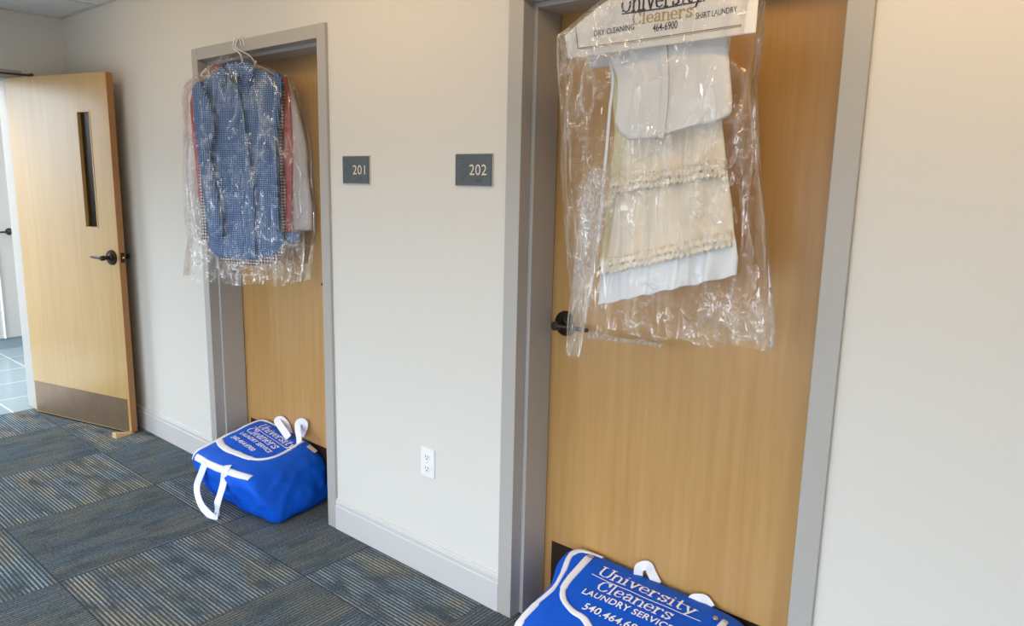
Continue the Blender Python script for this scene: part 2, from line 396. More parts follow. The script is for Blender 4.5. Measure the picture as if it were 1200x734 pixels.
def shell(name, pl, left, right, w, thick, mat, parent=None, nu=36, nv=60, fold=None, hem=None, prof=2.6, opened=False, ztop=None, zbot=None, back=1.0, topcurve=None, bfold=None, slope=None):
    """closed soft form between two side outlines (pixel lists or (z,u) lists)"""
    L = left if len(left[0]) == 2 and left[0][0] < 20 else outline(pl, left, w)
    R = right if len(right[0]) == 2 and right[0][0] < 20 else outline(pl, right, w)
    zt = ztop if ztop is not None else max(L[0][0], R[0][0]); zb = zbot if zbot is not None else min(L[-1][0], R[-1][0])
    bm = bmesh.new(); uvl = bm.loops.layers.uv.new('UVMap'); F, B = [], []; uvs = {}
    for j in range(nv + 1):
        tz = j / nv; z = zt + (zb - zt) * tz; uL, uR = interp(L, z), interp(R, z); rf, rb = [], []
        for i in range(nu + 1):
            s = i / nu; u = uL + (uR - uL) * s; zz = z
            if hem: zz = z + hem(s) * max(0, (tz - .5) / .5) ** 2
            if slope: zz = zz + (slope[0] + (slope[1] - slope[0]) * tz) * (s - .5)
            if topcurve: zz = zz + topcurve(s) * max(0, 1 - tz * 6)
            T = thick(tz, s) if callable(thick) else thick
            p = (1 - abs(2 * s - 1) ** prof) ** .5
            k = fold(u, zz, s, tz) if fold else 0
            kb = bfold(u, zz, s, tz) if bfold else 0
            v = bm.verts.new(pl.p(u, w + T * .5 * p + k * (.15 + .85 * p), zz)); uvs[v] = (u + 5, zz + 5); rf.append(v)
            if 0 < i < nu:
                v = bm.verts.new(pl.p(u, w - T * .5 * p * back + kb * p, zz)); uvs[v] = (u + 5, zz + 5); rb.append(v)
            else: rb.append(rf[-1])
        F.append(rf); B.append(rb)
    for a, c in zip(F, F[1:]):
        for i in range(nu): bm.faces.new((a[i], a[i + 1], c[i + 1], c[i]))
    for a, c in zip(B, B[1:]):
        for i in range(nu):
            q = (a[i + 1], a[i], c[i], c[i + 1])
            bm.faces.new(q)
    for r, rb in ((F[0], B[0]), (F[-1], B[-1])):
        if opened and r is F[-1]: continue
        for i in range(nu):
            q = []
            for v in (r[i], r[i + 1], rb[i + 1], rb[i]):
                if v not in q: q.append(v)
            if len(q) > 2: bm.faces.new(q)
    for f in bm.faces:
        for lo in f.loops: lo[uvl].uv = uvs[lo.vert]
    return obj(name, bm, mat, parent, smooth=True)
def fn(u, z, a, b_, s): return noise.noise(Vector((u * a, z * b_, s)))

# ------------------------------------------------------------------ setting
A0, A1, A2, A3 = -3.685, -3.629, -2.635, -2.577
B0, B1, B2, B3 = -1.600, -1.538, -.564, -.503
ZI, ZF, ZC, XW, XR, YF = 2.134, 2.189, 2.543, -5.384, 2.6, -2.75
D = .167                                # front face of the two room doors
DY0, DY1, DZ = -1.345, -.327, 2.134     # doorway in the left wall

bm = bmesh.new()
for x0, x1 in ((XW - .2, A1 - .02), (A2 + .02, B1 - .02), (B2 + .02, XR)): box(bm, x0, x1, 0, .26, 0, ZC)
for x0, x1 in ((A1 - .02, A2 + .02), (B1 - .02, B2 + .02)): box(bm, x0, x1, 0, .26, ZI + .02, ZC)
tag(obj('wall_back', bm, MT['wall']), 'pale beige corridor wall holding the doors of rooms 201 and 202', 'wall', structure=True)
bm = bmesh.new()
box(bm, XW - .2, XW, YF, DY0 - .02, 0, ZC); box(bm, XW - .2, XW, DY1 + .02, 0, 0, ZC); box(bm, XW - .2, XW, DY0 - .02, DY1 + .02, DZ + .02, ZC)
tag(obj('wall_left', bm, MT['wall']), 'end wall of the corridor with the open doorway', 'wall', structure=True)
bm = bmesh.new(); box(bm, XR, XR + .2, YF - .2, .26, 0, ZC)
tag(obj('wall_right', bm, MT['wall']), 'far right end wall of the corridor', 'wall', structure=True)
WX = ((-4.6, -2.9), (-2.3, -.6), (.0, 1.7)); WZ0, WZ1 = .15, 1.78
bm = bmesh.new()
xs = [XW - .2] + [v for w in WX for v in w] + [XR]
for x0, x1 in zip(xs[::2], xs[1::2]): box(bm, x0, x1, YF - .2, YF, 0, ZC)
for x0, x1 in WX: box(bm, x0, x1, YF - .2, YF, 0, WZ0); box(bm, x0, x1, YF - .2, YF, WZ1, ZC)
tag(obj('wall_front', bm, MT['wall']), 'corridor wall with windows opposite the two room doors', 'wall', structure=True)
for i, (x0, x1) in enumerate(WX):
    bm = bmesh.new(); y0, y1 = YF - .12, YF - .06
    box(bm, x0, x0 + .05, y0, y1, WZ0, WZ1); box(bm, x1 - .05, x1, y0, y1, WZ0, WZ1)
    box(bm, x0 + .05, x1 - .05, y0, y1, WZ0, WZ0 + .05); box(bm, x0 + .05, x1 - .05, y0, y1, WZ1 - .05, WZ1)
    xm = (x0 + x1) / 2; box(bm, xm - .02, xm + .02, y0, y1, WZ0 + .05, WZ1 - .05)
    tag(obj('window_%d' % (i + 1), bm, MT['white']), 'white window frame opposite the room doors, number %s from the left' % ['one', 'two', 'three'][i], 'window', structure=True)
bm = bmesh.new(); box(bm, XW - .1, XR + .2, YF - .2, .26, -.1, 0)
tag(obj('floor', bm, MT['carpet']), 'blue and tan carpet tiles laid quarter turned', 'floor', structure=True)
bm = bmesh.new(); box(bm, XW - .2, XR + .2, YF - .2, .26, ZC, ZC + .1)
ce = tag(obj('ceiling', bm, MT['ceil']), 'white acoustic tile ceiling', 'ceiling', structure=True)
bm = bmesh.new()
box(bm, XW, XR, -.022, 0, ZC - .006, ZC); box(bm, XW, XW + .022, YF, -.022, ZC - .006, ZC)
for k in range(1, 13): box(bm, XW + .61 * k - .012, XW + .61 * k + .012, YF, -.022, ZC - .004, ZC)
for k in range(1, 5): box(bm, XW + .022, XR, -.61 * k - .012, -.61 * k + .012, ZC - .005, ZC)
tag(obj('trim_4', bm, MT['base']), 'thin grey ceiling grid and wall angle', 'ceiling trim', structure=True)

def frame(nm, x0, x1, x2, x3, label):
    bm = bmesh.new(); e = .013
    for a, c, s in ((x0, x1, 1), (x3, x2, -1)):
        lo, hi = min(a, c), max(a, c)
        box(bm, lo, hi, -e, .255, 0, ZF)
        if s > 0: box(bm, x1, x1 + .016, .038, D - .003, 0, ZI)
        else: box(bm, x2 - .016, x2, .038, D - .003, 0, ZI)
    box(bm, x1, x2, -e, .255, ZI, ZF); box(bm, x1 + .016, x2 - .016, .038, D - .003, ZI - .016, ZI)
    o = obj(nm, bm, MT['frame'], bevel=.0022)
    return tag(o, label, 'door frame', structure=True)
f1 = frame('trim_1', A0, A1, A2, A3, 'grey steel door frame around the shirts and room 201')
f2 = frame('trim_2', B0, B1, B2, B3, 'grey steel door frame around the dress bag and room 202')
bm = bmesh.new(); box(bm, A2 - .0175, A2 - .0155, .10, .13, 1.03, 1.11)
note(obj('strike_plate', bm, MT['dark'], f1), 'dark strike plate on the jamb')

def baseboard(nm, pts, label):           # moulding profile run along y = 0
    bm = bmesh.new(); pf = [(0, 0), (-.0135, 0), (-.0135, .110), (-.0105, .1135), (-.0105, .1215), (-.0115, .1225), (-.0115, .1315), (-.0085, .1345), (-.0085, .139), (-.005, .145), (0, .145)]
    for x0, x1 in pts:
        a = [bm.verts.new((x0, y, z)) for y, z in pf]; c = [bm.verts.new((x1, y, z)) for y, z in pf]; n = len(pf)
        for k in range(n): bm.faces.new((a[k], a[(k + 1) % n], c[(k + 1) % n], c[k]))
        bm.faces.new(a); bm.faces.new(c[::-1])
    return tag(obj(nm, bm, MT['base']), label, 'baseboard', structure=True)
baseboard('baseboard_left', [(XW, A0)], 'grey white baseboard from the open door to the 201 frame')
baseboard('baseboard_back', [(A3, B0)], 'grey white baseboard between the two room doors')
baseboard('baseboard_right', [(B3, XR)], 'grey white baseboard right of the 202 frame')

# doorway frame in the left wall
bm = bmesh.new()
box(bm, XW - .215, XW + .004, DY1, DY1 + .078, 0, DZ + .055); box(bm, XW - .215, XW + .004, DY0 - .055, DY0, 0, DZ + .055); box(bm, XW - .215, XW + .004, DY0, DY1, DZ, DZ + .055)
tag(obj('trim_3', bm, MT['frame'], bevel=.002), 'grey steel frame of the open doorway in the end wall', 'door frame', structure=True)

def lever_set(parent, o, out, along, ln=.125, mat='lever', rose=.045):
    """rose, hub and lever: o on the door face, out away from it, along the lever's way"""
    o = Vector(o); out = Vector(out).normalized(); along = Vector(along).normalized()
    bm = bmesh.new(); lathe(bm, o, out, [(0, rose), (.004, rose), (.009, rose * .93), (.010, rose * .62), (.013, rose * .60), (.014, .020), (.016, .019), (.020, .012), (.048, .011), (.052, .015), (.068, .0155), (.071, .012)])
    h = obj('door_handle', bm, MT['bronze'], parent, smooth=True)
    md = h.modifiers.new('edge', 'EDGE_SPLIT'); md.split_angle = radians(35)
    bm = bmesh.new(); c = o + out * .061
    p = smooth_path([c - along * .012, c + along * .02, c + along * .055 - out * .004, c + along * ln * .8 - out * .008, c + along * ln - out * .014], 6)
    n = len(p); tube(bm, p, [.0105 - .004 * abs(i / (n - 1)) for i in range(n)], 10)
    note(obj('lever', bm, MT[mat], h, smooth=True), 'bent lever')
    return h

def room_door(nm, x1, x2, label, hx, dirn, kl):
    r = thing(nm, ((x1 + x2) / 2, D, 0), label, 'door', structure=True)
    bm = bmesh.new(); box(bm, x1 + .005, x2 - .005, D, D + .045, .012, ZI - .006)
    obj('door_leaf', bm, MT['wood'], r, bevel=.0015)
    bm = bmesh.new(); box(bm, x1 + .048, x2 - .048, D - .0025, D, .018, .254)
    for px in (x1 + .06, x2 - .06, (x1 + x2) / 2):
        for pz in (.035, .24): lathe(bm, (px, D - .0024, pz), (0, -1, 0), [(0, .004), (.0012, .003)], 10)
    note(obj('kick_plate', bm, MT['kick'], r), 'dark bronze kick plate')
    lever_set(r, (hx, D, 1.085), (0, -1, 0), (dirn, 0, 0))
    return r
d1 = room_door('door_1', A1, A2, 'oak veneer door of room 201 behind the hung shirts', -2.70, -1, 0)
d2 = room_door('door_2', B1, B2, 'oak veneer door of room 202 behind the hung dress bag', -1.462, 1, 0)
bm = bmesh.new(); box(bm, A1 - .4, A2 + .4, .262, .28, 0, ZI); box(bm, B1 - .4, B2 + .4, .262, .28, 0, ZI)
tag(obj('trim_5', bm, MT['gap']), 'dark backing behind the room doors', 'door backing', structure=True)

# the open door
HA = Vector((-5.391, -.351, 0)); DT = (Vector((-4.492, -.107, 0)) - HA).normalized(); DN = Vector((DT.y, -DT.x, 0)); DB = -DN
HA = HA + DT * .018
d3 = thing('door_3', HA + DB * .02, 'open blond wood door with narrow window and bronze kick plate', 'door', structure=True)
def dbox(bm, u0, u1, b0, b1, z0, z1): obox(bm, HA + DT * u0 + DB * b0 + Vector((0, 0, z0)), DT * (u1 - u0), DB * (b1 - b0), Vector((0, 0, z1 - z0)))
U0, U1, LZ0, LZ1, DWD, TH = .648, .748, 1.258, 1.918, .914, .041
bm = bmesh.new()
dbox(bm, 0, U0, 0, TH, .012, 2.134); dbox(bm, U1, DWD - .002, 0, TH, .012, 2.134); dbox(bm, U0, U1, 0, TH, .012, LZ0); dbox(bm, U0, U1, 0, TH, LZ1, 2.134)
bmesh.ops.remove_doubles(bm, verts=bm.verts[:], dist=.0005)
obj('door_leaf', bm, MT['wood2'], d3)
bm = bmesh.new(); dbox(bm, DWD - .002, DWD + .001, .001, TH - .001, .013, 2.133)
note(obj('edge_band', bm, MT['woodedge'], d3), 'reddish wood edge of the leaf')
bm = bmesh.new(); e = .008
for u0, u1, z0, z1 in ((U0 - e, U0, LZ0 - e, LZ1 + e), (U1, U1 + e, LZ0 - e, LZ1 + e), (U0, U1, LZ0 - e, LZ0), (U0, U1, LZ1, LZ1 + e)):
    dbox(bm, u0, u1, -.003, .003, z0, z1)
lf = obj('window_bead', bm, MT['wood2'], d3, bevel=.001)
bm = bmesh.new(); dbox(bm, U0, U1, .019, .025, LZ0, LZ1); note(obj('glass_pane', bm, MT['glass'], d3), 'clear glass pane')
bm = bmesh.new(); dbox(bm, .012, DWD - .022, -.0025, 0, .018, .222)
note(obj('kick_plate', bm, MT['kick2'], d3), 'scuffed bronze kick plate')
lever_set(d3, HA + DT * .852 + Vector((0, 0, 1.085)), DN, -DT, .12)
lever_set(d3, HA + DT * .852 + DB * TH + Vector((0, 0, 1.085)), DB, -DT, .11)
bm = bmesh.new(); dbox(bm, DWD + .001, DWD + .0025, .010, .035, 1.055, 1.115)
lp = obj('latch_plate', bm, MT['bronze'], d3)
bm = bmesh.new(); q = HA + DT * (DWD + .0025) + DB * .022 + Vector((0, 0, 1.085)); lathe(bm, q, DT, [(0, .008), (.008, .007), (.011, .004)], 14)
note(obj('latch_bolt', bm, MT['brass'], lp, smooth=True), 'brass latch bolt')
for hz in (.25, 1.05, 1.88):
    bm = bmesh.new(); lathe(bm, HA - DT * .006 + DB * (TH + .002) + Vector((0, 0, hz)), (0, 0, 1), [(0, .006), (.11, .006)], 12); obj('hinge', bm, MT['bronze'], d3, smooth=True)
# closer arm over the door top
bm = bmesh.new(); p0, p1 = on_z(2.152, 0, 85.5), on_z(2.152, 39, 89)
dd = (p1 - p0).normalized(); p0 = p0 - dd * .25
obox(bm, p0 + Vector((0, 0, -.006)), p1 - p0, dd.cross(Vector((0, 0, 1))) * .018, Vector((0, 0, .012)))
lathe(bm, p1 - dd * .01 + Vector((0, 0, -.018)), (0, 0, 1), [(0, .011), (.03, .011)], 14)
note(obj('closer_arm', bm, MT['bronze'], d3), 'black door closer arm')

# wedge
wz = thing('door_wedge', (-4.53, -.16, 0), 'small pale wooden wedge holding the open door at the floor', 'door wedge')
bm = bmesh.new(); ax = (DB * .95 + DT * .12).normalized(); L = .115; sy = -DT * .036
o_ = on_z(0, 136.3, 514.3); h = .034
vs = [bm.verts.new(o_ + v) for v in (Vector(), sy, sy + Vector((0, 0, h)), Vector((0, 0, h)), ax * L, ax * L + sy, ax * L + sy + Vector((0, 0, .004)), ax * L + Vector((0, 0, .004)))]
for f in ((0, 1, 2, 3), (4, 7, 6, 5), (0, 4, 5, 1), (1, 5, 6, 2), (2, 6, 7, 3), (3, 7, 4, 0)): bm.faces.new([vs[i] for i in f])
obj('wedge_block', bm, MT['wedge'], wz, bevel=.001)

# ------------------------------------------------------------------ lobby beyond the doorway
LX = -7.6
bm = bmesh.new(); box(bm, LX, XW - .1, -2.4, .6, -.1, -.002); tag(obj('floor_2', bm, MT['tile']), 'glossy blue grey tile floor beyond the open doorway', 'floor', structure=True)
bm = bmesh.new(); box(bm, LX - .15, LX, -2.4, .6, 0, 2.7); box(bm, LX, XW - .2, .5, .6, 0, 2.7)
box(bm, LX, XW - .2, -2.5, -2.4, 0, .1); box(bm, LX, XW - .2, -2.5, -2.4, 2.6, 2.7); box(bm, LX, LX + .1, -2.5, -2.4, .1, 2.6)
tag(obj('wall_lobby', bm, MT['lobbywall']), 'pale lobby wall seen through the open doorway', 'wall', structure=True)
bm = bmesh.new(); box(bm, LX - .15, XW - .2, -2.5, .6, 2.7, 2.8); box(bm, XW - .2, XW - .19, -2.4, .5, ZC, 2.7); tag(obj('ceiling_2', bm, MT['ceil']), 'lobby ceiling', 'ceiling', structure=True)
bm = bmesh.new(); box(bm, LX, LX + .012, -2.4, -.9, 0, .10); box(bm, LX, LX + .012, .30, .5, 0, .10); box(bm, LX, LX+.009, -.9, .30, 0, .10)
tag(obj('baseboard_lobby', bm, MT['tilebase']), 'dark tile base along the lobby wall', 'baseboard', structure=True)
ld = thing('door_4', (LX, -.2, 0), 'pale grey lobby door with a lever seen past the open door', 'door', structure=True)
bm = bmesh.new(); box(bm, LX + .001, LX + .03, -.75, .225, .10, 2.13); obj('door_leaf', bm, MT['lobbydoor'], ld, bevel=.002)
bm = bmesh.new(); box(bm, LX + .0005, LX + .012, .226, .25, .10, 2.14); note(obj('edge_gap', bm, MT['gap'], ld), 'dark gap at the edge of the leaf')
bm = bmesh.new(); box(bm, LX + .03, LX + .05, .082, .094, .10, 2.1); note(obj('edge_highlight', bm, MT['white'], ld), 'white upright strip standing in for a bright edge highlight')  # highlight on a lobby frame edge, put in as a white strip
lever_set(ld, (LX + .03, .20, 1.05), (1, 0, 0), (0, -1, 0), .11, 'lever', .03)
bm = bmesh.new(); y = -2.46
for x in (LX + .1, -6.5, XW - .25): box(bm, x, x + .05, y, y + .05, .1, 2.6)
box(bm, LX + .1, XW - .2, y, y + .05, .1, .15); box(bm, LX + .1, XW - .2, y, y + .05, 2.55, 2.6)
tag(obj('window_4', bm, MT['white']), 'tall white lobby window frame out of sight beside the doorway', 'window', structure=True)

# ------------------------------------------------------------------ wall plates
def sign(x0, x1, z0, z1, digits, label):
    r = thing('room_sign', ((x0 + x1) / 2, -.008, z0), label, 'sign')
    bm = bmesh.new(); box(bm, x0, x1, -.008, 0, z0, z1); obj('sign_plate', bm, MT['slate'], r, bevel=.001)
    W, H = x1 - x0, z1 - z0
    bm = bmesh.new()                       # slim pale rim round the plate
    for a, c, d_, e_ in ((x0 - .004, x1 + .004, z1, z1 + .003), (x0 - .004, x1 + .004, z0 - .003, z0), (x0 - .004, x0, z0, z1), (x1, x1 + .004, z0, z1)): box(bm, a, c, -.004, 0, d_, e_)
    obj('sign_rim', bm, MT['rim'], r)
    VF = flat_text(digits, .0, 1.0, 1.05); hh = max(v.y for v in VF[0]); wd = VF[2]
    tw, th_ = W * .47, H * .335
    fnp = lambda x, y: Vector((x0 + W * .41 + x / wd * tw, -.0092, z0 + H * .335 + y / hh * th_))
    note(put_text('room_number', VF, fnp, MT['digits'], r), 'cream numerals ' + digits)
    rnd = random.Random(5)  # darker low relief down the left side and a short row of raised dots
    for k in range(9):
        bm = bmesh.new(); zc = z0 + H * (.12 + .09 * k); xc = x0 + W * (.13 + .05 * sin(k * 1.3)); ln = W * rnd.uniform(.10, .2); sl = rnd.choice((0, .0, .6)) * H * .1
        vs = [bm.verts.new(v) for v in ((xc, -.0087, zc), (xc + ln, -.0087, zc + sl), (xc + ln, -.0087, zc + sl + H * .025), (xc, -.0087, zc + H * .025))]; bm.faces.new(vs); note(obj('relief_mark', bm, MT['slate2'], r), 'faint dark relief mark')
    for i in range(6):
        for j in range(2): bm = bmesh.new(); lathe(bm, (x0 + W * (.60 + .028 * i), -.008, z0 + H * (.14 + .055 * j)), (0, -1, 0), [(0, .0016), (.0012, .001)], 8); obj('braille_dot', bm, MT['slate2'], r)
sign(-2.484, -2.318, 1.552, 1.659, '201', 'slate grey room sign reading 201 beside the shirts')
sign(-1.839, -1.669, 1.555, 1.662, '202', 'slate grey room sign reading 202 beside the dress bag door')

ol = thing('power_outlet', (-1.983, -.005, .418), 'white duplex power outlet low on the wall between the doors', 'outlet')
bm = bmesh.new(); box(bm, -2.021, -1.945, -.006, 0, .418, .535); obj('outlet_plate', bm, MT['white'], ol, bevel=.002)
for zc in (.500, .453):
    bm = bmesh.new(); lathe(bm, (-1.983, -.006, zc), (0, -1, 0), [(0, .0165), (.0022, .016), (.0025, .015)], 24); so = obj('socket', bm, MT['white'], ol)
    for dx, dz, w_, h_ in ((-.0065, .003, .0028, .0085), (.0065, .003, .0028, .0075), (0, -.008, .005, .005)):
        bm = bmesh.new(); box(bm, -1.983 + dx - w_ / 2, -1.983 + dx + w_ / 2, -.0091, -.0084, zc + dz - h_ / 2, zc + dz + h_ / 2); note(obj('slot', bm, MT['dark'], so), 'dark slot')
bm = bmesh.new(); lathe(bm, (-1.983, -.006, .4765), (0, -1, 0), [(0, .003), (.001, .0026)], 12); obj('screw', bm, MT['rim'], ol)

# ------------------------------------------------------------------ laundry bags
class Sack:
    def __init__(s, bot, top, m=6.5, sag=.03, seed=0, n=30, wr=.006, dent=0):
        s.dent = dent; s.b, s.t, s.m, s.sag, s.seed, s.wr = [Vector(v + (0,)) for v in bot], [Vector(v) for v in top], m, sag, seed, wr
        bm = bmesh.new(); vmap = {}
        def gv(i, j, k):
            key = (i, j, k)
            if key not in vmap: vmap[key] = bm.verts.new(s.S(*(2 * q / n - 1 for q in key)))
            return vmap[key]
        for i in range(n):
            for j in range(n):
                for q in (0, n):
                    bm.faces.new((gv(i, j, q), gv(i + 1, j, q), gv(i + 1, j + 1, q), gv(i, j + 1, q)))
                    bm.faces.new((gv(i, q, j), gv(i + 1, q, j), gv(i + 1, q, j + 1), gv(i, q, j + 1)))
                    bm.faces.new((gv(q, i, j), gv(q, i + 1, j), gv(q, i + 1, j + 1), gv(q, i, j + 1)))
        bmesh.ops.recalc_face_normals(bm, faces=bm.faces[:]); s.bm = bm; s.tree = BVHTree.FromBMesh(bm)
    def S(s, x, y, z):
        m = s.m; r = (abs(x) ** m + abs(y) ** m + abs(z) ** m) ** (-1 / m); x, y, z = x * r, y * r, z * r
        a, c, d = (x + 1) / 2, (y + 1) / 2, (z + 1) / 2
        B_ = (s.b[0] * (1 - a) + s.b[1] * a) * (1 - c) + (s.b[3] * (1 - a) + s.b[2] * a) * c
        T_ = (s.t[0] * (1 - a) + s.t[1] * a) * (1 - c) + (s.t[3] * (1 - a) + s.t[2] * a) * c
        p = B_ * (1 - d) + T_ * d
        k = d * (1 - x * x) * (1 - y * y); p.z += s.sag * k
        bul = (1 - z * z) * .03; cx = (s.b[0] + s.b[1] + s.b[2] + s.b[3]) / 4
        h = Vector((p.x - cx.x, p.y - cx.y, 0)); h.normalize(); p += h * bul
        q = p * 7 + Vector((s.seed, 0, 0)); w = noise.noise(q) * .7 + (1 - 2.2 * abs(noise.noise(q * 1.25 + Vector((5, 0, 0)))) ) * .55 + (1 - 2 * abs(noise.noise(q * 2.6))) * .22 - .35
        f = Vector((x, y, z * .6)).normalized(); p += f * w * s.wr * 1.8 * (.35 if z > .9 else 1 if z < .6 else 1 - .65 * (z - .6) / .3)
        if s.dent and x < 0: p.x += s.dent * (-x) ** 3 * math.exp(-((y - .05) / .42) ** 2) * (z + 1) / 2
        p.z = max(p.z, .002)
        return p
    def hit(s, px, py, up=.003):
        d = sight(px, py).normalized(); h, n, i, dist = s.tree.ray_cast(CPOS, d)
        if h is None:
            h, n, i, dist = s.tree.find_nearest(CPOS + d * 3.0)
            best = None
            for k in range(60):
                q = CPOS + d * (1.5 + k * .04); hh, nn, ii, dd_ = s.tree.find_nearest(q)
                if best is None or dd_ < best[2]: best = (hh, nn, dd_)
            h, n = best[0], best[1]
        return h + n * up, n
    def drop(s, x, y, up=.003):
        h, n, i, dist = s.tree.ray_cast(Vector((x, y, 1)), Vector((0, 0, -1)))
        if h is None: h, n, i, dist = s.tree.find_nearest(Vector((x, y, .25)))
        return h + Vector((0, 0, up)), n
    def at(s, c, up=.003):
        p = s.S(*c); h, n, i, dist = s.tree.find_nearest(p); return h + n * up, n
    def band(s, pts, width, th=.004, n=7, snap=True):
        raw = []
        for p in pts: raw.append(s.hit(*p)[0] if len(p) == 2 else s.at(p)[0])
        path = smooth_path(raw, n); P_, N_ = [], []
        for q in path:
            h, nn, i, dist = s.tree.find_nearest(q); P_.append(h + nn * .001); N_.append(nn)
        bm = bmesh.new(); w = width
        if isinstance(width, list):
            w = [width[min(int(i / n), len(width) - 1)] for i in range(len(P_))]
        sub_strip(bm, s, P_, N_, w, th); return bm
def sub_strip(bm, s, P_, N_, width, th):      # band hugging the sack: five points across, each dropped on the cloth
    rows = []
    for i, p in enumerate(P_):
        d = (P_[min(i + 1, len(P_) - 1)] - P_[max(i - 1, 0)]).normalized(); sd = d.cross(N_[i]).normalized(); w = width[i] if isinstance(width, list) else width
        lo, hi = [], []
        for k in range(6):
            q = p + sd * w * (k / 5 - .5); h, nn, ii, dd_ = s.tree.find_nearest(q)
            lo.append(bm.verts.new(h - nn * .001)); hi.append(bm.verts.new(h + nn * (th if 0 < k < 5 else th * .5)))
        rows.append((lo, hi))
    for (a, A), (c, C_) in zip(rows, rows[1:]):
        for k in range(5): bm.faces.new((A[k], A[k + 1], C_[k + 1], C_[k])); bm.faces.new((a[k], c[k], c[k + 1], a[k + 1]))
        bm.faces.new((a[0], A[0], C_[0], c[0])); bm.faces.new((a[5], c[5], C_[5], A[5]))
    for lo, hi in (rows[0], rows[-1]): bm.faces.new(lo + hi[::-1])

def bag_text(sk, parent, p0, p1, lines):
    """printing on the flap: p0, p1 the ends of the first base line on the ground plan; lines: (kind, text, x0, x1, y, height)"""
    p0, p1 = Vector(p0), Vector(p1); ex = (p1 - p0).normalized(); ey = Vector((-ex.y, ex.x))
    for kind, s_, x0, x1, y, h in lines:
        VF = slab_text(s_) if kind == 'slab' else flat_text(s_, .018, 1.0, 1.05)
        hh = 1.0 if kind == 'slab' else max(v.y for v in VF[0])
        def f(x, yy, x0=x0, x1=x1, y=y, h=h, W=VF[2], hh=hh):
            q = p0 + ex * (x0 + (x1 - x0) * x / W) + ey * (y + yy / hh * h); r, n = sk.drop(q.x, q.y, .0035); return r
        note(put_text('printed_line', VF, f, MT['print'], parent, cut=.02 / h * hh * .5), 'white printing ' + s_)
def swoosh(sk, parent, p0, p1, x0, x1, y, w=.003):
    p0, p1 = Vector(p0), Vector(p1); ex = (p1 - p0).normalized(); ey = Vector((-ex.y, ex.x)); bm = bmesh.new(); P_ = []
    for k in range(41):
        s_ = k / 40; q = p0 + ex * (x0 + (x1 - x0) * s_) + ey * (y - .010 * sin(pi * s_)); P_.append(sk.drop(q.x, q.y, .003)[0])
    strip(bm, P_, Vector((0, 0, 1)), w, .0006); note(obj('printed_underline', bm, MT['print'], parent), 'thin white underline')

# bag at room 201
z1 = lambda x, y: (225 + x / 7.5, 485 + y / 7.5)
z5 = lambda x, y: (210 + x / 4.59, 470 + y / 4.59)
s1 = Sack([(-3.33, -.215), (-2.765, -.180), (-2.82, .135), (-3.38, .135)], [(-3.385, -.278, .238), (-2.855, -.285, .228), (-2.95, .162, .262), (-3.46, .160, .300)], m=9, seed=3, sag=.012, n=44, wr=.0085)
b1 = thing('laundry_bag', (-3.1, -.03, 0), 'blue laundry bag slumped on the carpet at the door of room 201', 'bag', 'blue laundry bags at the doors')
obj('bag_body', s1.bm.copy(), MT['blue'], b1, smooth=True)
def addband(sk, r, nm, pts, w, lab, th=.004, mat='strap'):
    note(obj(nm, sk.band(pts, w, th), MT[mat], r, smooth=True), lab)
addband(s1, b1, 'front_band', [z5(90, 300), z5(170, 345), z5(250, 375), z5(320, 398), z5(384, 415)], .036, 'white webbing band along the front')
addband(s1, b1, 'end_trim', [(-.95, -.98, .62), (-.95, -.93, .9), (-.92, -.7, 1), (-.91, -.2, 1), (-.91, .3, 1), (-.91, .7, 1), (-.84, .90, 1), (-.5, .97, .96), (-.1, .97, .95)], .026, 'white trim along the left end')
addband(s1, b1, 'flap_zipper', [z1(240, 225), z1(260, 275), z1(330, 325), z1(430, 365), z1(530, 398), z1(640, 400), z1(740, 375), z1(860, 315), z1(975, 245)], [.034, .034, .034, .03, .020, .018, .017, .016, .016], 'white zipper curving round the flap')
def webbing(r, nm, pts, nor, w, lab, th=.003):
    bm = bmesh.new(); p = smooth_path(pts, 8); strip(bm, p, nor if not isinstance(nor, list) else nor, w, th); return note(obj(nm, bm, MT['strap'], r, smooth=False), lab)
def zp(z, f, x, y): return on_z(z, *f(x, y))
ha, hb = s1.hit(*z5(148, 335), .007)[0], s1.hit(*z5(264, 368), .007)[0]
hp = [ha, on_y(ha.y - .012, *z5(122, 385)), on_y(ha.y - .028, *z5(96, 465)), on_y(ha.y - .05, *z5(116, 552)), zp(.014, z5, 162, 610), zp(.007, z5, 190, 629), zp(.016, z5, 206, 606), on_y(hb.y - .07, *z5(206, 556)), on_y(hb.y - .035, *z5(230, 478)), on_y(hb.y - .018, *z5(241, 430)), s1.hit(*z5(253, 388), .009)[0], s1.hit(*z5(268, 356), .008)[0]]
webbing(b1, 'front_handle', hp, [Vector((.35, -.9, .25)).normalized()] * 76 + [Vector((.35, -.9, .25 + .07 * k)).normalized() for k in range(20)], .036, 'white webbing handle looped down to the carpet')
webbing(b1, 'back_handle', [on_y(.085, *z1(850, 215)), on_y(.10, *z1(815, 160)), on_y(.118, *z1(770, 95)), on_y(.13, *z1(752, 62)), on_y(.142, *z1(785, 55)), on_y(.148, *z1(825, 95)), on_y(.15, *z1(850, 160)), on_y(.15, *z1(860, 200))], [Vector((.6, -.7, .35)).normalized()] * 4 * 14 + [Vector((.5, -.8, .3)).normalized()] * 80, .036, 'white webbing handle standing up behind the flap')
webbing(b1, 'back_handle', [on_y(.06, *z1(945, 262)), on_y(.085, *z1(942, 205)), on_y(.105, *z1(932, 140)), on_y(.118, *z1(935, 85)), on_y(.13, *z1(965, 68)), on_y(.138, *z1(992, 90)), on_y(.14, *z1(985, 140)), on_y(.14, *z1(960, 190))], Vector((.5, -.8, .2)).normalized(), .032, 'white webbing handle standing up behind the flap')
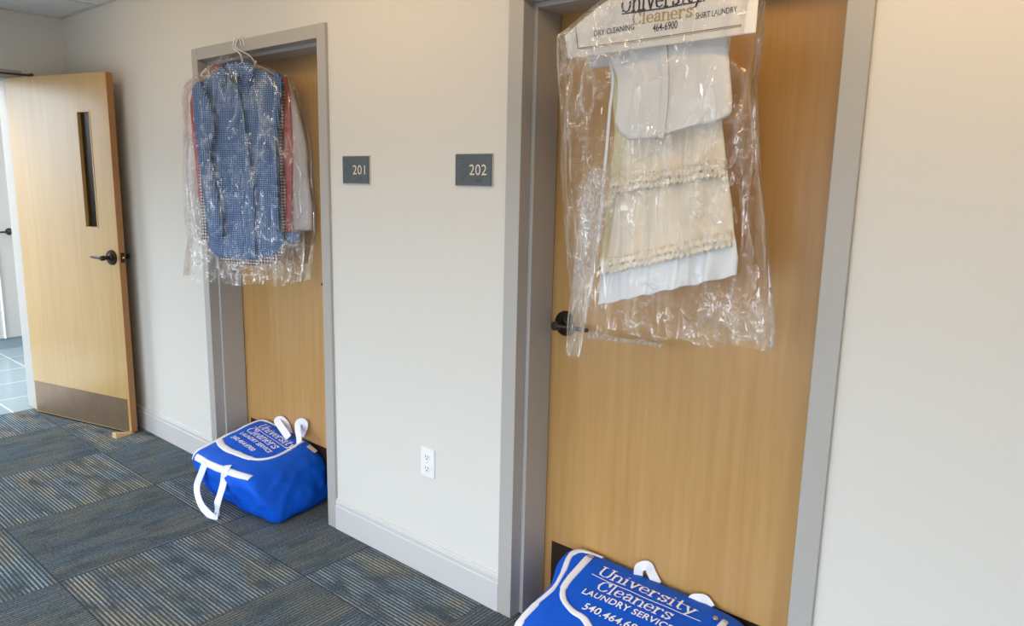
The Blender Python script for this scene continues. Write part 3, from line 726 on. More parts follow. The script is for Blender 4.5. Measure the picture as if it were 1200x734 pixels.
h, n = s1.hit(*z1(1052, 315), .004); bm = bmesh.new(); sd = n.cross(Vector((0, 0, 1))).normalized(); upv = sd.cross(n).normalized()
obox(bm, h - sd * .014 - upv * .026, sd * .028, upv * .052, n * .002); note(obj('side_tag', bm, MT['tan'], b1), 'small tan tag')
T0, T1 = (-3.33, .056), (-2.975, .028)
bag_text(s1, b1, T0, T1, [('slab', 'University', 0, .345, .0, .046), ('slab', 'Cleaners', .0, .30, -.064, .046), ('sans', 'LAUNDRY SERVICE', .01, .315, -.102, .024), ('sans', '540.464.6900', .015, .245, -.152, .026)])
swoosh(s1, b1, T0, T1, -.01, .36, -.008)

# bag at room 202
z2 = lambda x, y: (590 + x / 3.871, 600 + y / 3.871)
z2b = lambda x, y: (660 + x / 5.4545, 630 + y / 5.4545)
z2c = lambda x, y: (600 + x / 7.06, 630 + y / 7.06)
s2 = Sack([(-1.30, -.20), (-.72, -.22), (-.72, .13), (-1.38, .13)], [(-1.31, -.285, .205), (-.735, -.31, .235), (-.70, .160, .270), (-1.40, .160, .300)], m=9, seed=11, sag=.012, n=44, wr=.008, dent=.034)
b2 = thing('laundry_bag', (-1.05, -.05, 0), 'blue laundry bag at the foot of the door of room 202', 'bag', 'blue laundry bags at the doors')
obj('bag_body', s2.bm.copy(), MT['blue'], b2, smooth=True)
addband(s2, b2, 'end_trim', [(-.6, .98, .96), (-.84, .93, .99), (-.94, .7, 1), (-.95, .3, 1), (-.96, -.1, 1), (-.97, -.5, .99), (-.985, -.85, .9), (-.98, -1, .7)], [.036, .03, .022, .018, .022, .036, .05], 'white trim along the left end')
addband(s2, b2, 'front_band', [(-.97, -1, .72), (-.5, -1, .72), (0, -1, .72), (.5, -1, .72), (.9, -1, .72)], .036, 'white webbing band along the front')
addband(s2, b2, 'flap_zipper', [z2c(640, 165), z2c(560, 250), z2c(480, 340), z2c(425, 430), z2c(430, 520), z2c(500, 610), z2c(600, 680), (.0, -.62, 1), (.45, -.66, 1), (.72, -.5, 1), (.8, 0, 1), (.8, .75, 1)], [.028, .028, .026, .02, .018, .02, .022, .02, .02, .02, .02], 'white zipper curving round the flap')
h, n = s2.hit(*z2c(640, 172), .006); bm = bmesh.new(); lathe(bm, h, n, [(0, .008), (.004, .007)], 12); obox(bm, h + n * .003, Vector((.018, -.004, 0)), Vector((0, .008, 0)), Vector((0, 0, .002)))
note(obj('zip_pull', bm, MT['zipm'], b2), 'metal zip pull')
h, n = s2.hit(838, 727, .006); bm = bmesh.new(); lathe(bm, h, n, [(0, .008), (.004, .007)], 12)
note(obj('zip_pull', bm, MT['zipm'], b2), 'metal zip pull')
webbing(b2, 'back_handle', [on_y(.13, *z2b(480, 262)), on_y(.135, *z2b(480, 215)), on_y(.14, *z2b(490, 190)), on_y(.148, *z2b(540, 182)), on_y(.15, *z2b(565, 230)), on_y(.145, *z2b(600, 300))], Vector((.55, -.7, .45)).normalized(), .030, 'white webbing handle behind the flap')
webbing(b2, 'back_handle', [on_y(.13, *z2b(815, 420)), on_y(.135, *z2b(830, 392)), on_y(.14, *z2b(868, 388)), on_y(.148, *z2b(905, 395)), on_y(.148, *z2b(930, 425)), on_y(.14, *z2b(945, 450))], Vector((.4, -.8, .45)).normalized(), .026, 'white webbing handle behind the flap')
fh = [s2.at((-.5, -1, .72), .006)[0], s2.at((-.5, -1, .3), .02)[0], Vector((-1.22, -.33, .05)), Vector((-1.15, -.37, .01)), Vector((-1.05, -.36, .01)), Vector((-.98, -.33, .05)), s2.at((.0, -1, .3), .02)[0], s2.at((.0, -1, .72), .006)[0]]
webbing(b2, 'front_handle', fh, Vector((0, -1, .2)).normalized(), .03, 'white webbing handle hanging on the front')
T0, T1 = tuple(s2.hit(*z2(425, 287))[0].xy), tuple(s2.hit(*z2(845, 470))[0].xy)
bag_text(s2, b2, T0, T1, [('slab', 'University', 0, .350, .0, .048), ('slab', 'Cleaners', .035, .305, -.066, .048), ('sans', 'LAUNDRY SERVICE', .008, .325, -.106, .026), ('sans', '540.464.6900', .05, .28, -.168, .030)])
swoosh(s2, b2, T0, T1, -.015, .375, -.008)

# ------------------------------------------------------------------ shirts at room 201
P1 = Plane(-3.17, -.050, 27)
def hanger(nm, pl, u, w, z_neck, hook_pt, span, label, drop=.11, group=None):
    """wire hanger: hook over the frame top, neck, two sloping shoulders and a bottom bar"""
    bm = bmesh.new(); nk = pl.p(u, w, z_neck); hk = Vector(hook_pt)
    pts = [hk + Vector((.026, .004, -.014)), hk + Vector((.024, .002, .006)), hk + Vector((.010, 0, .020)), hk + Vector((-.008, -.002, .018)), hk + Vector((-.020, -.006, .002)), hk + Vector((-.014, -.010, -.025)), hk.lerp(nk, .6), nk]
    tube(bm, smooth_path(pts, 6), .0034, 8)
    l, r = pl.p(u - span, w, z_neck - drop), pl.p(u + span, w, z_neck - drop)
    tube(bm, smooth_path([nk, pl.p(u - span * .5, w, z_neck - drop * .42), l], 6), .0024, 8)
    tube(bm, smooth_path([nk, pl.p(u + span * .5, w, z_neck - drop * .42), r], 6), .0024, 8)
    tube(bm, [l, r], .0022, 8)
    tube(bm, [nk + Vector((0, 0, .018)), nk - Vector((0, 0, .004))], .0042, 8)
    o = obj(nm, bm, MT['wire'], smooth=True); return tag(rebase(o), label, 'hanger', group)
hook = on_y(-.020, 278, 50)
hanger('wire_hanger', P1, *(lambda q: (q[0], .015, q[1] - .004))(P1.uz(284, 72, .015)), hook, .19, 'white wire hanger inside the blue checked shirt collar')
hanger('wire_hanger', P1, *(lambda q: (q[0], -.055, q[1] - .010))(P1.uz(300, 73, -.055)), hook + Vector((.016, .004, 0)), .19, 'white wire hanger just behind the blue shirt holding the white shirt')

za = lambda x, y: (200 + x / 4.59, 20 + y / 4.59)
zb = lambda x, y: (200 + x / 4.08, 170 + y / 4.08)
def ffold(k1, k2, amp, seed): return lambda u, z, s, tz: amp * (fn(u, z, k1, k2, seed) + .5 * fn(u, z, k1 * 2.3, k2 * 2, seed + 9)) * min(1, tz * 3 + .15)

def tubeish(nm, parent, left, right, w, th, mat, seed, pl=P1, amp=.006, nu=14, nv=44, ztop=None):
    return shell(nm, pl, left, right, w, th, mat, parent, nu, nv, fold=ffold(14, 6, amp, seed), prof=2.2, ztop=ztop)

# white shirt, deepest
r = thing('hanging_shirt', P1.p(0, -.075, 1.29), 'white shirt hanging deepest in the plastic at room 201', 'shirt', 'shirts in the plastic at room 201')
shell('shirt_body', P1, [(262, 84), (228, 110), (226, 170), (229, 235), (232, 280)], [(300, 82), (336, 92), (345, 130), (350, 200), (352, 285)], -.062, .026, MT['shirtw'], r, 24, 50, ffold(14, 3, .006, 2))
tubeish('sleeve', r, [(334, 88), (336, 120), (340, 170), (342, 220), (343, 266)], [(338, 88), (350, 128), (360, 172), (362, 207), (366.7, 243), (367, 270)], -.050, .030, MT['shirtw'], 5)
tubeish('sleeve', r, [(226, 104), (220, 149), (219, 190), (221, 220), (226, 278)], [(231, 104), (236, 150), (240, 214), (243, 279)], -.052, .026, MT['shirtw'], 8)
# pink shirt
r = thing('hanging_shirt', P1.p(0, -.045, 1.30), 'pink shirt hanging just in front of the white shirt at room 201', 'shirt', 'shirts in the plastic at room 201')
shell('shirt_body', P1, [(262, 82), (231, 104), (232, 170), (237, 240), (242, 276)], [(298, 82), (334, 92), (337, 130), (338, 200), (336, 280)], -.034, .024, MT['pink'], r, 24, 50, ffold(14, 3, .005, 12))
tubeish('sleeve', r, [(331, 90), (332, 120), (332.5, 180), (333.5, 225), (332, 272)], [(336, 90), (340, 110), (343, 170), (342.5, 225), (341.5, 272)], -.030, .024, MT['pink'], 15, amp=.003)
tubeish('sleeve', r, [(226, 106), (222.5, 121), (226, 160), (230, 200), (233, 236)], [(232, 106), (232, 150), (237, 190), (241, 235)], -.028, .020, MT['pink'], 18, amp=.003)
# brown gingham shirt
r = thing('hanging_shirt', P1.p(0, -.012, 1.18), 'brown and white gingham shirt hanging between the blue and pink shirts', 'shirt', 'shirts in the plastic at room 201')
shell('shirt_body', P1, [(262, 82), (234, 102), (238, 170), (243, 250), (247, 300), (256, 309)], [(298, 82), (331, 93), (330, 150), (331, 240), (334, 290), (328, 310)], -.004, .024, MT['gbrown'], r, 30, 60, ffold(14, 3, .005, 22), hem=lambda s: .03 * (abs(2 * s - 1) ** 2.5))
tubeish('sleeve', r, [(326, 92), (326, 130), (325, 180), (326, 225), (326, 273)], [(331, 92), (334, 110), (331.5, 150), (331, 180), (334.5, 225), (334.5, 273)], .000, .022, MT['gbrown'], 25, amp=.003)
tubeish('sleeve', r, [(231, 125), (231, 160), (233, 214), (236, 250), (236.5, 281.5)], [(238, 125), (244, 170), (248, 214), (250, 250), (251, 281.5)], .002, .022, MT['gbrown'], 28, amp=.003)
# blue checked shirt in front
r = thing('hanging_shirt', P1.p(0, .03, 1.19), 'blue checked shirt hanging foremost in the plastic at room 201', 'shirt', 'shirts in the plastic at room 201')
def bluefold(u, z, s, tz):
    pl_ = -.004 * math.exp(-((s - .52) / .02) ** 2)
    return pl_ + .007 * fn(u, z, 12, 2.6, 40) * min(1, tz * 2 + .1) + .004 * fn(u, z, 30, 9, 44)
shell('shirt_body', P1, [(263, 77), (250, 87), (236, 97), (233, 104), (238, 150), (243, 220), (245, 285), (247, 294), (256, 301), (281, 303.8)], [(296, 80), (312, 84), (327, 92), (329, 98), (327, 150), (328, 220), (331, 272), (335, 284), (322, 299), (300, 304)], (.020), .040, MT['gblue'], r, 60, 90, bluefold)
tubeish('sleeve', r, [za(150, 350), za(118, 385), za(125, 500), za(138, 640), zb(130, 20), zb(152, 200), zb(172, 380), zb(180, 436)], [za(170, 360), za(225, 480), za(238, 640), zb(192, 40), zb(215, 180), zb(238, 300), zb(252, 380), zb(256, 438)], .060, .036, MT['gblue'], 33, nu=18, nv=50)
tubeish('sleeve', r, [za(560, 320), za(553, 400), za(556, 560), za(548, 720), zb(478, 60), zb(480, 220), zb(484, 400)], [za(585, 300), za(606, 350), za(590, 500), za(574, 725), zb(516, 60), zb(520, 220), zb(522, 402)], .054, .032, MT['gblue'], 36, nu=16, nv=50)
# tail corner of the blue shirt showing under the gingham cuff
shell('shirt_tail', P1, [zb(530, 420), zb(545, 440), zb(560, 462), zb(575, 470)], [zb(612, 420), zb(624, 430), zb(618, 448), zb(590, 470)], -.002, .012, MT['gblue'], r, 10, 8)
# collar: stand round the neck and two points
uN, zN = P1.uz(281, 72, .03); uL, zL = P1.uz(262, 77, .03); uR, zR = P1.uz(297, 80, .03)
bm = bmesh.new(); uvl = bm.loops.layers.uv.new('UVMap')
rows = []
for i in range(25):
    a_ = i / 24; ang = pi + pi * 0 + (a_ - .5) * 5.4        # round the neck, open at the front
    cu = (uL + uR) / 2 + sin((a_ - .5) * 5.2) * (uR - uL) / 2; cw = .035 - cos((a_ - .5) * 5.2) * .030
    front = abs(a_ - .5) * 2
    z_top = zN + .012 - front ** 2 * .075; rows.append((cu, cw, z_top, front))
vt = [bm.verts.new(P1.p(u, w_, z_)) for u, w_, z_, f in rows]
vo = [bm.verts.new(P1.p(u + (u - (uL + uR) / 2) * .18, w_ + .010 + .010 * f, z_ - .045 - .012 * f)) for u, w_, z_, f in rows]
vi = [bm.verts.new(P1.p(u * .97, w_, z_ - .05)) for u, w_, z_, f in rows]
for i in range(24):
    for q in ((vt[i], vt[i + 1], vo[i + 1], vo[i]), (vi[i], vi[i + 1], vt[i + 1], vt[i])):
        f = bm.faces.new(q)
        for lo in f.loops: lo[uvl].uv = (lo.vert.co.x * 1.2 + 5, lo.vert.co.z + 5)
o = obj('collar', bm, MT['gblue'], r, smooth=True); md = o.modifiers.new('thick', 'SOLIDIFY'); md.thickness = .003
for side in (-1, 1):                       # collar points folded down on the chest
    pts = [za(275, 262), za(262, 285), za(305, 345), za(328, 362), za(305, 300)] if side < 0 else [za(400, 235), za(448, 262), za(438, 330), za(420, 395), za(385, 340), za(378, 300)]
    bm = bmesh.new(); uvl = bm.loops.layers.uv.new('UVMap'); vs = []
    for q in pts:
        u, z_ = P1.uz(*q, .058); vs.append(bm.verts.new(P1.p(u, .058, z_)))
    f = bm.faces.new(vs)
    for lo in f.loops: lo[uvl].uv = (P1.t.dot(lo.vert.co) + 5.003, lo.vert.co.z + 5.004)
    bmesh.ops.recalc_face_normals(bm, faces=bm.faces[:])
    o = obj('collar_point', bm, MT['gblue'], r); md = o.modifiers.new('thick', 'SOLIDIFY'); md.thickness = .004; md.offset = 0
bm = bmesh.new(); vs = []
for q in (za(312, 322), za(368, 318), za(370, 345), za(348, 360), za(330, 350)):
    u, z_ = P1.uz(*q, .054); vs.append(bm.verts.new(P1.p(u, .054, z_)))
bm.faces.new(vs); o = obj('neck_label', bm, MT['label'], r); md = o.modifiers.new('thick', 'SOLIDIFY'); md.thickness = .002; note(o, 'dark label inside the collar')
bm = bmesh.new(); pu = [P1.uz(*q, .055) for q in (za(345, 375), za(375, 500), za(395, 640), zb(372, 100), zb(385, 250), zb(392, 400), zb(392, 535))]
pp = smooth_path([P1.p(u, .0535 + .003, z_) for u, z_ in pu], 6)
strip(bm, pp, P1.n, .026, .0015); uvl = bm.loops.layers.uv.new('UVMap')
for f in bm.faces:
    for lo in f.loops: lo[uvl].uv = (P1.t.dot(lo.vert.co) + 5.002, lo.vert.co.z + 5.003)
obj('placket', bm, MT['gblue'], r)
for q in (za(352, 395), za(382, 560), zb(370, 40), zb(378, 170), zb(388, 300), zb(391, 420)):
    u, z_ = P1.uz(*q, .058); bm = bmesh.new(); lathe(bm, P1.p(u, .0575, z_), P1.n, [(0, .0052), (.0015, .005), (.002, .004)], 14); note(obj('button', bm, MT['button'], r, smooth=False), 'pale blue button')

# clear film over the shirts
def film_fold(amp, k1, k2, seed, edge=.0):
    def f(u, z, s, tz):
        v = fn(u, z, k1, k2, seed) * amp + fn(u, z, k1 * 2.7, k2 * 2.2, seed + 5) * amp * .5
        v += abs(fn(u, z, k1 * .8, k2 * 3.2, seed + 11)) * amp * .8
        return v * min(1, tz * 4 + .2)
    return f
o = shell('garment_bag', P1, [(272, 70), (250, 82), (224, 98), (218, 110), (219.5, 150), (218.5, 210), (221, 262), (224, 280), (221, 300), (219.5, 323)], [(290, 71), (312, 78), (336, 86), (350, 112), (362, 165), (366, 205), (369, 245), (368.5, 275), (366, 300), (363, 321)], -.0, .215, MT['film2'], None, 150, 220,
          fold=film_fold(.008, 16, 5, 61), bfold=lambda u, z, s, tz: .004 * fn(u, z, 15, 6, 66), opened=True, prof=5, hem=lambda s: -.012 * sin(s * pi) + .006 * sin(s * 21), back=.74)
tag(rebase(o), 'clear plastic garment bag over the row of shirts at room 201', 'garment bag')

# ------------------------------------------------------------------ dress bag at room 202
P2 = Plane(-1.08, -.062, 0)
hk = Vector((-1.075, -.024, ZF + .001))
hanger('wire_hanger', P2, .004, 0, 2.10, hk, .2, 'white wire hanger under the printed paper cape at room 202')
zc = lambda x, y: (640 + x / 3.496, y / 3.496)
zd = lambda x, y: (640 + x / 3.193, 200 + y / 3.193)
ze = lambda x, y: (790 + x / 2.292, 80 + y / 2.292)
zf = lambda x, y: (660 + x / 2.293, 40 + y / 2.293)
# ivory garment behind
r = thing('hanging_garment', P2.p(-.1, -.02, 1.25), 'ivory yellow garment showing behind the left side of the white skirt', 'garment')
shell('garment_body', P2, [zc(262, 250), zf(128, 130), zf(138, 260), zf(122, 420), zf(103, 580), zf(95, 645)], [(800, 62), (812, 150), (816, 220), (822, 322)], -.022, .014, MT['ivory'], r, 30, 60, ffold(20, 1.2, .004, 70))
# skirt
r = thing('tiered_skirt', P2.p(0, .02, 1.22), 'cream tiered skirt with gathered ruffles hanging under the white top', 'skirt')
SL = [zc(330, 545), zf(158, 290), zf(141, 420), zf(126, 520), zf(110, 600), zf(97, 712)]
SR = [zc(715, 520), ze(125, 172), ze(135, 270), ze(150, 400), ze(155, 500), ze(165, 575)]
def skirt(u, z, s, tz): return .013 * sin(u * 80 + 5 * fn(u, z, 6, 1.5, 80)) * (.35 + .65 * tz) * (1 + fn(u, z, 4, 1, 81)) + .010 * fn(u, z, 46, 3, 83) + .010 * fn(u, z, 11, 2, 87)
L_, R_ = outline(P2, SL, .012), outline(P2, SR, .012)
zr1 = P2.uz(788, 213, .012)[1]; zr2 = P2.uz(780, 302, .012)[1]; zlow = P2.uz(782, 342, .012)[1]
def tier(nm, zt, zb_, mat, w, sl, grow=0.0, th=.026):
    Lz = [(z, u - grow) for z, u in L_]; Rz = [(z, u + grow) for z, u in R_]
    return shell(nm, P2, Lz, Rz, w, lambda tz, s: th + .012 * tz, mat, r, 110, 34, skirt, zbot=zb_, ztop=zt, hem=lambda s: .0018 * sin(s * 40), slope=sl)
tier('skirt_tier', L_[0][0] + .03, zr1 - .004, MT['creamc'], .008, (.05, .055))
tier('skirt_tier', zr1 + .008, zr2 - .004, MT['creamc'], .012, (.055, .115), .002)
note(tier('skirt_hem', zr2 + .006, zlow, MT['hemw'], .014, (.115, .13), .004), 'white hem tier')
def ruffle(z0, w, mat, slope, seed):
    bm = bmesh.new(); rows = []
    n = 150
    for k in range(5):
        row = []
        for i in range(n + 1):
            s = i / n; z = z0 + slope * (s - .5) + (2 - k) * .0055 + .004 * sin(i * .9 + seed); u0, u1 = interp(L_, z) - .006, interp(R_, z) + .006; u = u0 + (u1 - u0) * s
            p_ = (1 - abs(2 * s - 1) ** 2.6) ** .5
            wv = .007 * sin(i * 1.05 + seed + (k > 2) * .6) + .004 * sin(i * .43 + 1.7 * seed)
            edge = (1 if k in (0, 4) else .35)
            row.append(bm.verts.new(P2.p(u, w + .016 * p_ + skirt(u, z, s, .6) * .6 * p_ + (wv * edge + .006 + .003 * (k in (0, 4))), z)))
        rows.append(row)
    for a, c in zip(rows, rows[1:]):
        for i in range(n): bm.faces.new((a[i], a[i + 1], c[i + 1], c[i]))
    o = obj('ruffle', bm, mat, r, smooth=True); md = o.modifiers.new('thick', 'SOLIDIFY'); md.thickness = .0015
ruffle(zr1, .014, MT['creamc'], .055, 1); ruffle(zr2, .018, MT['creamc'], .115, 2)
ruffle(zr1 + .019, .013, MT['creamc'], .055, 3); ruffle(zr2 + .019, .016, MT['creamc'], .11, 4)
# white top
r = thing('sleeveless_top', P2.p(0, .05, 1.66), 'white sleeveless top hanging above the cream skirt', 'top')
def topfold(u, z, s, tz):
    v = .004 * fn(u, z, 8, 5, 91) + .003 * fn(u, z, 18, 12, 92)
    for c in (.28, .46, .78): v += .004 * math.exp(-((s - c) / .012) ** 2)
    return v
shell('top_body', P2, [(724, 30), zc(235, 180), zc(262, 250), zc(293, 325), zc(290, 400), zc(283, 500), zc(300, 545), zc(332, 566)], [(846, 8), (852, 40), zc(748, 215), zc(757, 330), zc(762, 430), zc(758, 490), zc(740, 520), zc(560, 566)], .040, .040, MT['whitec'], r, 70, 60, topfold, hem=lambda s: .020 * max(0, s - .45) * 2 + .012 * (s > .9) * (s - .9) * 10)
for c0 in ((zc(482, 190), zc(488, 300), zc(486, 420), zc(470, 565)),):
    bm = bmesh.new(); pp = smooth_path([P2.p(u, .0645, z_) for u, z_ in (P2.uz(*q, .0645) for q in c0)], 8); strip(bm, pp, P2.n, .018, .0015); obj('placket', bm, MT['whitec'], r)
bm = bmesh.new(); pp = smooth_path([P2.p(u, .03, z_) for u, z_ in (P2.uz(*q, .03) for q in (zc(263, 255), zc(275, 330), zc(262, 450), zc(250, 600), zc(240, 700), zd(205, 150), zd(200, 260)))], 8)
strip(bm, pp, P2.n, .009, .002); note(obj('ribbon', bm, MT['hemw'], r), 'narrow white ribbon hanging at the left side')

# printed paper cape over the hanger
r = thing('paper_cape', P2.p(0, .07, 1.93), 'printed white paper cape over the hanger above the white top', 'paper cape')
def sheet(nm, pts_l, pts_r, w, mat, seed, amp, top):
    return None
W1 = .085
pc = {k: P2.uz(*v, W1) for k, v in dict(bl=(666, 69), br=(886, 38.6), tl=(661.5, 42), tm=(712, -2), rr=(889, 0)).items()}
zt = 2.105
ml = (pc['tm'][1] - pc['tl'][1]) / (pc['tm'][0] - pc['tl'][0]); ut = pc['tl'][0] + (zt - pc['tl'][1]) / ml
Lc = [(zt, ut), (pc['tm'][1], pc['tm'][0]), (pc['tl'][1], pc['tl'][0]), (pc['bl'][1], pc['bl'][0])]
ur = pc['br'][0]
Rc = [(zt, -ut * .55 + ur * .1), (pc['rr'][1] + .02, pc['rr'][0] - .004), (pc['rr'][1], pc['rr'][0]), (pc['br'][1], ur)]
dz = pc['br'][1] - pc['bl'][1]
def cape(nm, w, mat, extra, seed, trim=0):
    bm = bmesh.new(); nu, nv = 60, 40; rows = []
    for j in range(nv + 1):
        tz = j / nv; row = []
        for i in range(nu + 1):
            s = i / nu
            zb_ = pc['bl'][1] + dz * s - extra; z = zt + (zb_ - zt) * tz
            u0, u1 = interp(Lc, z), interp(Rc, z) - trim; u = u0 + (u1 - u0) * s
            k = .006 * fn(u, z, 7, 3, seed) * tz + .0025 * fn(u, z, 22, 14, seed + 3)
            ww = w * min(1, (tz * 3) ** .5) if tz < .34 else w
            row.append(bm.verts.new(P2.p(u, ww + k, z)))
        rows.append(row)
    for a, c in zip(rows, rows[1:]):
        for i in range(nu): bm.faces.new((a[i], a[i + 1], c[i + 1], c[i]))
    tree = BVHTree.FromBMesh(bm)
    o = obj(nm, bm, mat, r, smooth=True); md = o.modifiers.new('thick', 'SOLIDIFY'); md.thickness = .0008; md.offset = 0
    return tree
tc = cape('front_panel', W1, MT['paper'], 0, 100)
note_tree = cape('back_panel', -.020, MT['paperb'], .014, 110, .11)
def on_cape(px, py, up=.0014):
    d = sight(px, py).normalized(); h, n, i, ds = tc.ray_cast(CPOS, d)
    if h is None: u, z_ = P2.uz(px, py, W1 + .002); return P2.p(u, W1 + .002, z_)
    return h + P2.n * up
def cape_uz(u, z_, up=.0014):
    h, n, i, ds = tc.ray_cast(P2.p(u, .4, z_), -P2.n)
    return (h + P2.n * up) if h is not None else P2.p(u, W1 + up, z_)
def cape_line(VF, hh, a, c, h, mat, nm, lab, cut=.15):
    (ua, za_), (uc, zc_) = P2.uz(*a, W1), P2.uz(*c, W1); e = Vector((uc - ua, zc_ - za_)); ln = e.length; e.normalize(); f_ = Vector((-e.y, e.x)); W = VF[2]
    fnp = lambda x, y: cape_uz(ua + e.x * x / W * ln + f_.x * y / hh * h, za_ + e.y * x / W * ln + f_.y * y / hh * h)
    note(put_text(nm, VF, fnp, mat, r, cut=cut), lab)
zg = lambda x, y: (680 + x / 5.4545, y / 5.4545)
cape_line(slab_text('University', .10), 1.0, zg(262, 82), zg(790, 5), .044, MT['ink'], 'printed_line', 'dark printing University', .2)
cape_line(slab_text('Cleaners', .10), 1.0, zg(335, 160), zg(725, 103), .031, MT['gold'], 'printed_line', 'gold printing Cleaners', .2)
for s_, a, c, h in (('DRY CLEANING', zg(90, 232), zg(345, 188), .014), ('464-6900', zg(465, 205), zg(620, 180), .019), ('SHIRT LAUNDRY', zg(738, 122), zg(1005, 78), .014)):
    VF = flat_text(s_, .005); cape_line(VF, max(v.y for v in VF[0]), a, c, h, MT['ink'], 'printed_line', 'small dark printing ' + s_, .3)
def rule(pts, w, mat, lab):
    bm = bmesh.new(); P_ = []
    for a, c in zip(pts, pts[1:]):
        for k in range(20): P_.append(on_cape(a[0] + (c[0] - a[0]) * k / 20, a[1] + (c[1] - a[1]) * k / 20, .0012))
    P_.append(on_cape(*pts[-1], .0012)); strip(bm, P_, P2.n, w, .0005); note(obj('printed_rule', bm, mat, r), lab)
rule([zg(268, 90), zg(520, 55), zg(800, 3)], .0035, MT['ink'], 'dark underline')
rule([zc(122, 108), zc(131, 199), zc(480, 150), zc(800, 102)], .0022, MT['ink2'], 'brown border rule')
rule([zc(140, 203), zc(480, 157), zc(800, 108)], .0012, MT['gold'], 'gold border rule')

# clear film of the dress bag
FL = [(752, -18), (719, 2), (687, 26), (659, 46), (659, 80), (662, 130), (662, 200), (665, 260), (668, 310), (673, 360), (678, 392)]
FR = [(888, -30), (889, 0), (886, 45), (885, 100), (890, 200), (897, 260), (901, 310), (905, 350), (908, 388)]
def dressfilm(u, z, s, tz):
    e = min(1, 1.6 * abs(2 * s - 1)); v = .010 * fn(u, z, 13, 3, 120) + (.007 * fn(u, z, 34, 6, 121) + .012 * abs(fn(u, z, 26, 3, 125)) ) * e + .006 * fn(u, z, 9, 9, 127)
    return v * min(1, tz * 4 + .2)
Lf, Rf = outline(P2, FL, .035), outline(P2, FR, .035)
Lf = [(2.125, Lf[0][1] + .05)] + [q for q in Lf if q[0] < 2.12]; Rf = [(2.125, Rc[0][1] + .0), (Rc[1][0], Rc[1][1] - .004), (Rc[3][0] - .01, ur - .006)] + [q for q in Rf if q[0] < Rc[3][0] - .09]
zbm = P2.uz(790, 398, .035)[1]
g = thing('garment_bag', P2.p(0, .03, 1.05), 'long clear plastic garment bag hanging over the dress at room 202', 'garment bag')
shell('film_sleeve', P2, Lf, Rf, .030, lambda tz, s: .155 - .05 * tz, MT['film'], g, 170, 240, fold=dressfilm, bfold=lambda u, z, s, tz: .005 * fn(u, z, 12, 8, 131), opened=True, prof=14, zbot=zbm, back=.55,
      hem=lambda s: .030 * (s - .35) + .006 * sin(s * 23) + .010 * max(0, s - .9) * 10 * 0)
# gathered tail of film by the handle, and the twisted edge lying along the lever
TL = [zd(165, 0), zd(130, 150), zd(118, 250), zd(105, 400), zd(82, 560), zd(80, 640), zd(82, 692)]
TR = [zd(222, 0), zd(212, 150), zd(200, 250), zd(190, 340), zd(160, 500), zd(135, 640), zd(122, 698)]
MT['film3'] = plastic('clear_film_gathered', (60, 60, 3), haze=.10, hazes=.5, bs=.8, crease=2.5, glint_=.25)
shell('gathered_tail', P2, TL, TR, .072, .022, MT['film3'], g, 30, 120, fold=lambda u, z, s, tz: .006 * sin(s * 22 + 2 * fn(u, z, 4, 3, 140)) + .004 * fn(u, z, 40, 16, 141), opened=True, prof=3)
bm = bmesh.new(); tp = [on_y(.082, *q) for q in (zd(150, 622), zd(200, 622), zd(270, 634), zd(340, 640), zd(395, 648), zd(436, 658))]
tp = smooth_path(tp, 14); n_ = len(tp)
tp = [p_ + Vector((0, .003 * sin(i * 1.1), .003 * cos(i * 1.1))) for i, p_ in enumerate(tp)]
tube(bm, tp, [.0105 * (1 - .62 * i / n_) + .0025 * sin(i * 1.4) for i in range(n_)], 9)
note(obj('twisted_edge', bm, MT['film3'], g, smooth=True), 'twisted shiny edge of film along the door lever')

# ------------------------------------------------------------------ ceiling lamps of the corridor, then added fill panels
for i, x in enumerate((-.15, -2.15, -3.85)):
    y = -.8
    f = thing('ceiling_light', (x, y, ZC), 'long warm ceiling light close to the door wall, %s of three' % ('right', 'middle', 'left')[i], 'ceiling light')
    bm = bmesh.new(); box(bm, x - .62, x + .62, y - .1, y - .085, ZC - .05, ZC - .007); box(bm, x - .62, x + .62, y + .085, y + .1, ZC - .05, ZC - .007); box(bm, x - .62, x - .6, y - .085, y + .085, ZC - .05, ZC - .007); box(bm, x + .6, x + .62, y - .085, y + .085, ZC - .05, ZC - .007)
    obj('lamp_rim', bm, MT['white'], f)
    bm = bmesh.new(); box(bm, x - .6, x + .6, y - .085, y + .085, ZC - .03, ZC - .007); obj('lamp_diffuser', bm, MT['lampd'], f)
    la = bpy.data.lights.new('lamp', 'AREA'); la.shape = 'RECTANGLE'; la.size = 1.15; la.size_y = .16; la.energy = (7.5, 4.0, 1.8)[i]; la.color = (1, .64, .27)
    lo = bpy.data.objects.new('lamp', la); COL.objects.link(lo); lo.location = (0, .10, -.07); lo.rotation_euler = (radians(50), 0, 0); lo.parent = f
for i, x in enumerate((-.9, -3.3)):  # added fill panels, give neutral light to upward-facing surfaces
    y = -1.75
    f = thing('ceiling_light', (x, y, ZC), 'added square white fill panel over the middle of the corridor, %s of two' % ('right', 'left')[i], 'ceiling light')
    bm = bmesh.new(); box(bm, x - .31, x + .31, y - .31, y + .31, ZC - .03, ZC - .007); obj('lamp_rim', bm, MT['white'], f)
    la = bpy.data.lights.new('fill_lamp', 'AREA'); la.shape = 'SQUARE'; la.size = .56; la.energy = 8; la.color = (.94, .97, 1)
    lo = bpy.data.objects.new('fill_lamp', la); COL.objects.link(lo); lo.location = (0, 0, -.035); lo.parent = f
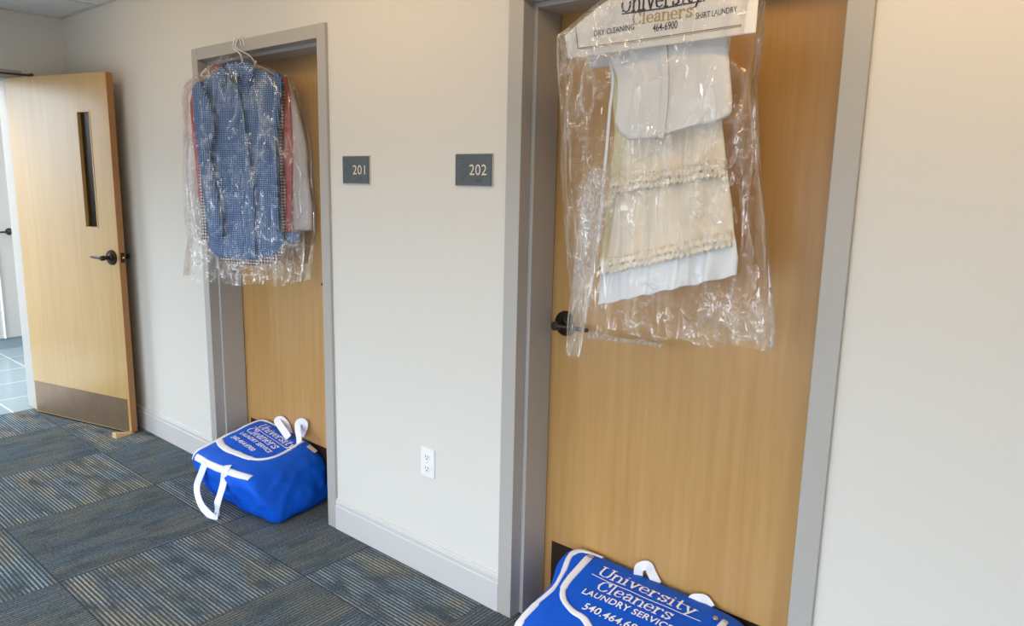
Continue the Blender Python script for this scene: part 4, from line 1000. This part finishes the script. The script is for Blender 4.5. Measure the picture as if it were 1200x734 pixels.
f = thing('ceiling_light', (-6.5, -1.3, 2.7), 'added cool fill panel, unseen in the lobby beyond the doorway', 'ceiling light')  # added unseen lamp, brightens the open door, jamb and lobby floor
bm = bmesh.new(); box(bm, -7.1, -5.9, -1.9, -.7, 2.67, 2.699); obj('lamp_rim', bm, MT['white'], f)
la = bpy.data.lights.new('lobby_fill_lamp', 'AREA'); la.shape = 'RECTANGLE'; la.size = 1.15; la.size_y = 1.15; la.energy = 80; la.color = (.92, .96, 1)
lo = bpy.data.objects.new('lobby_fill_lamp', la); COL.objects.link(lo); lo.location = (0, 0, -.04); lo.parent = f

# ------------------------------------------------------------------ daylight
W = bpy.data.worlds.new('sky'); SC.world = W; W.use_nodes = True; t = W.node_tree
bg = t.nodes['Background']; tcn = t.nodes.new('ShaderNodeTexCoord'); sp = t.nodes.new('ShaderNodeSeparateXYZ'); t.links.new(tcn.outputs['Generated'], sp.inputs[0])
f = ramp(t, sp.outputs[2], -.06, .05)
t.links.new(mixc(t, f, (.20, .21, .22), (.80, .895, 1.0)), bg.inputs[0]); bg.inputs[1].default_value = 7.5
def portal(nm, loc, rot, sx, sy):
    l = bpy.data.lights.new(nm, 'AREA'); l.shape = 'RECTANGLE'; l.size = sx; l.size_y = sy; l.cycles.is_portal = True
    o = bpy.data.objects.new(nm, l); COL.objects.link(o); o.location = loc; o.rotation_euler = rot
for x0, x1 in WX: portal('window_daylight', ((x0 + x1) / 2, YF - .21, (WZ0 + WZ1) / 2), (radians(90), 0, 0), x1 - x0, WZ1 - WZ0)
portal('lobby_daylight', ((LX + XW - .2) / 2, -2.51, 1.3), (radians(90), 0, 0), 2.0, 2.3)

SC.view_settings.view_transform = 'Standard'; SC.view_settings.look = 'None'; SC.view_settings.gamma = 1; SC.view_settings.exposure = -0.05
SC.view_settings.use_curve_mapping = False
SC.cycles.transparent_max_bounces = 24; SC.cycles.max_bounces = 10; SC.cycles.diffuse_bounces = 5
SC.cycles.sample_clamp_indirect = 6; SC.cycles.caustics_reflective = False; SC.cycles.caustics_refractive = False
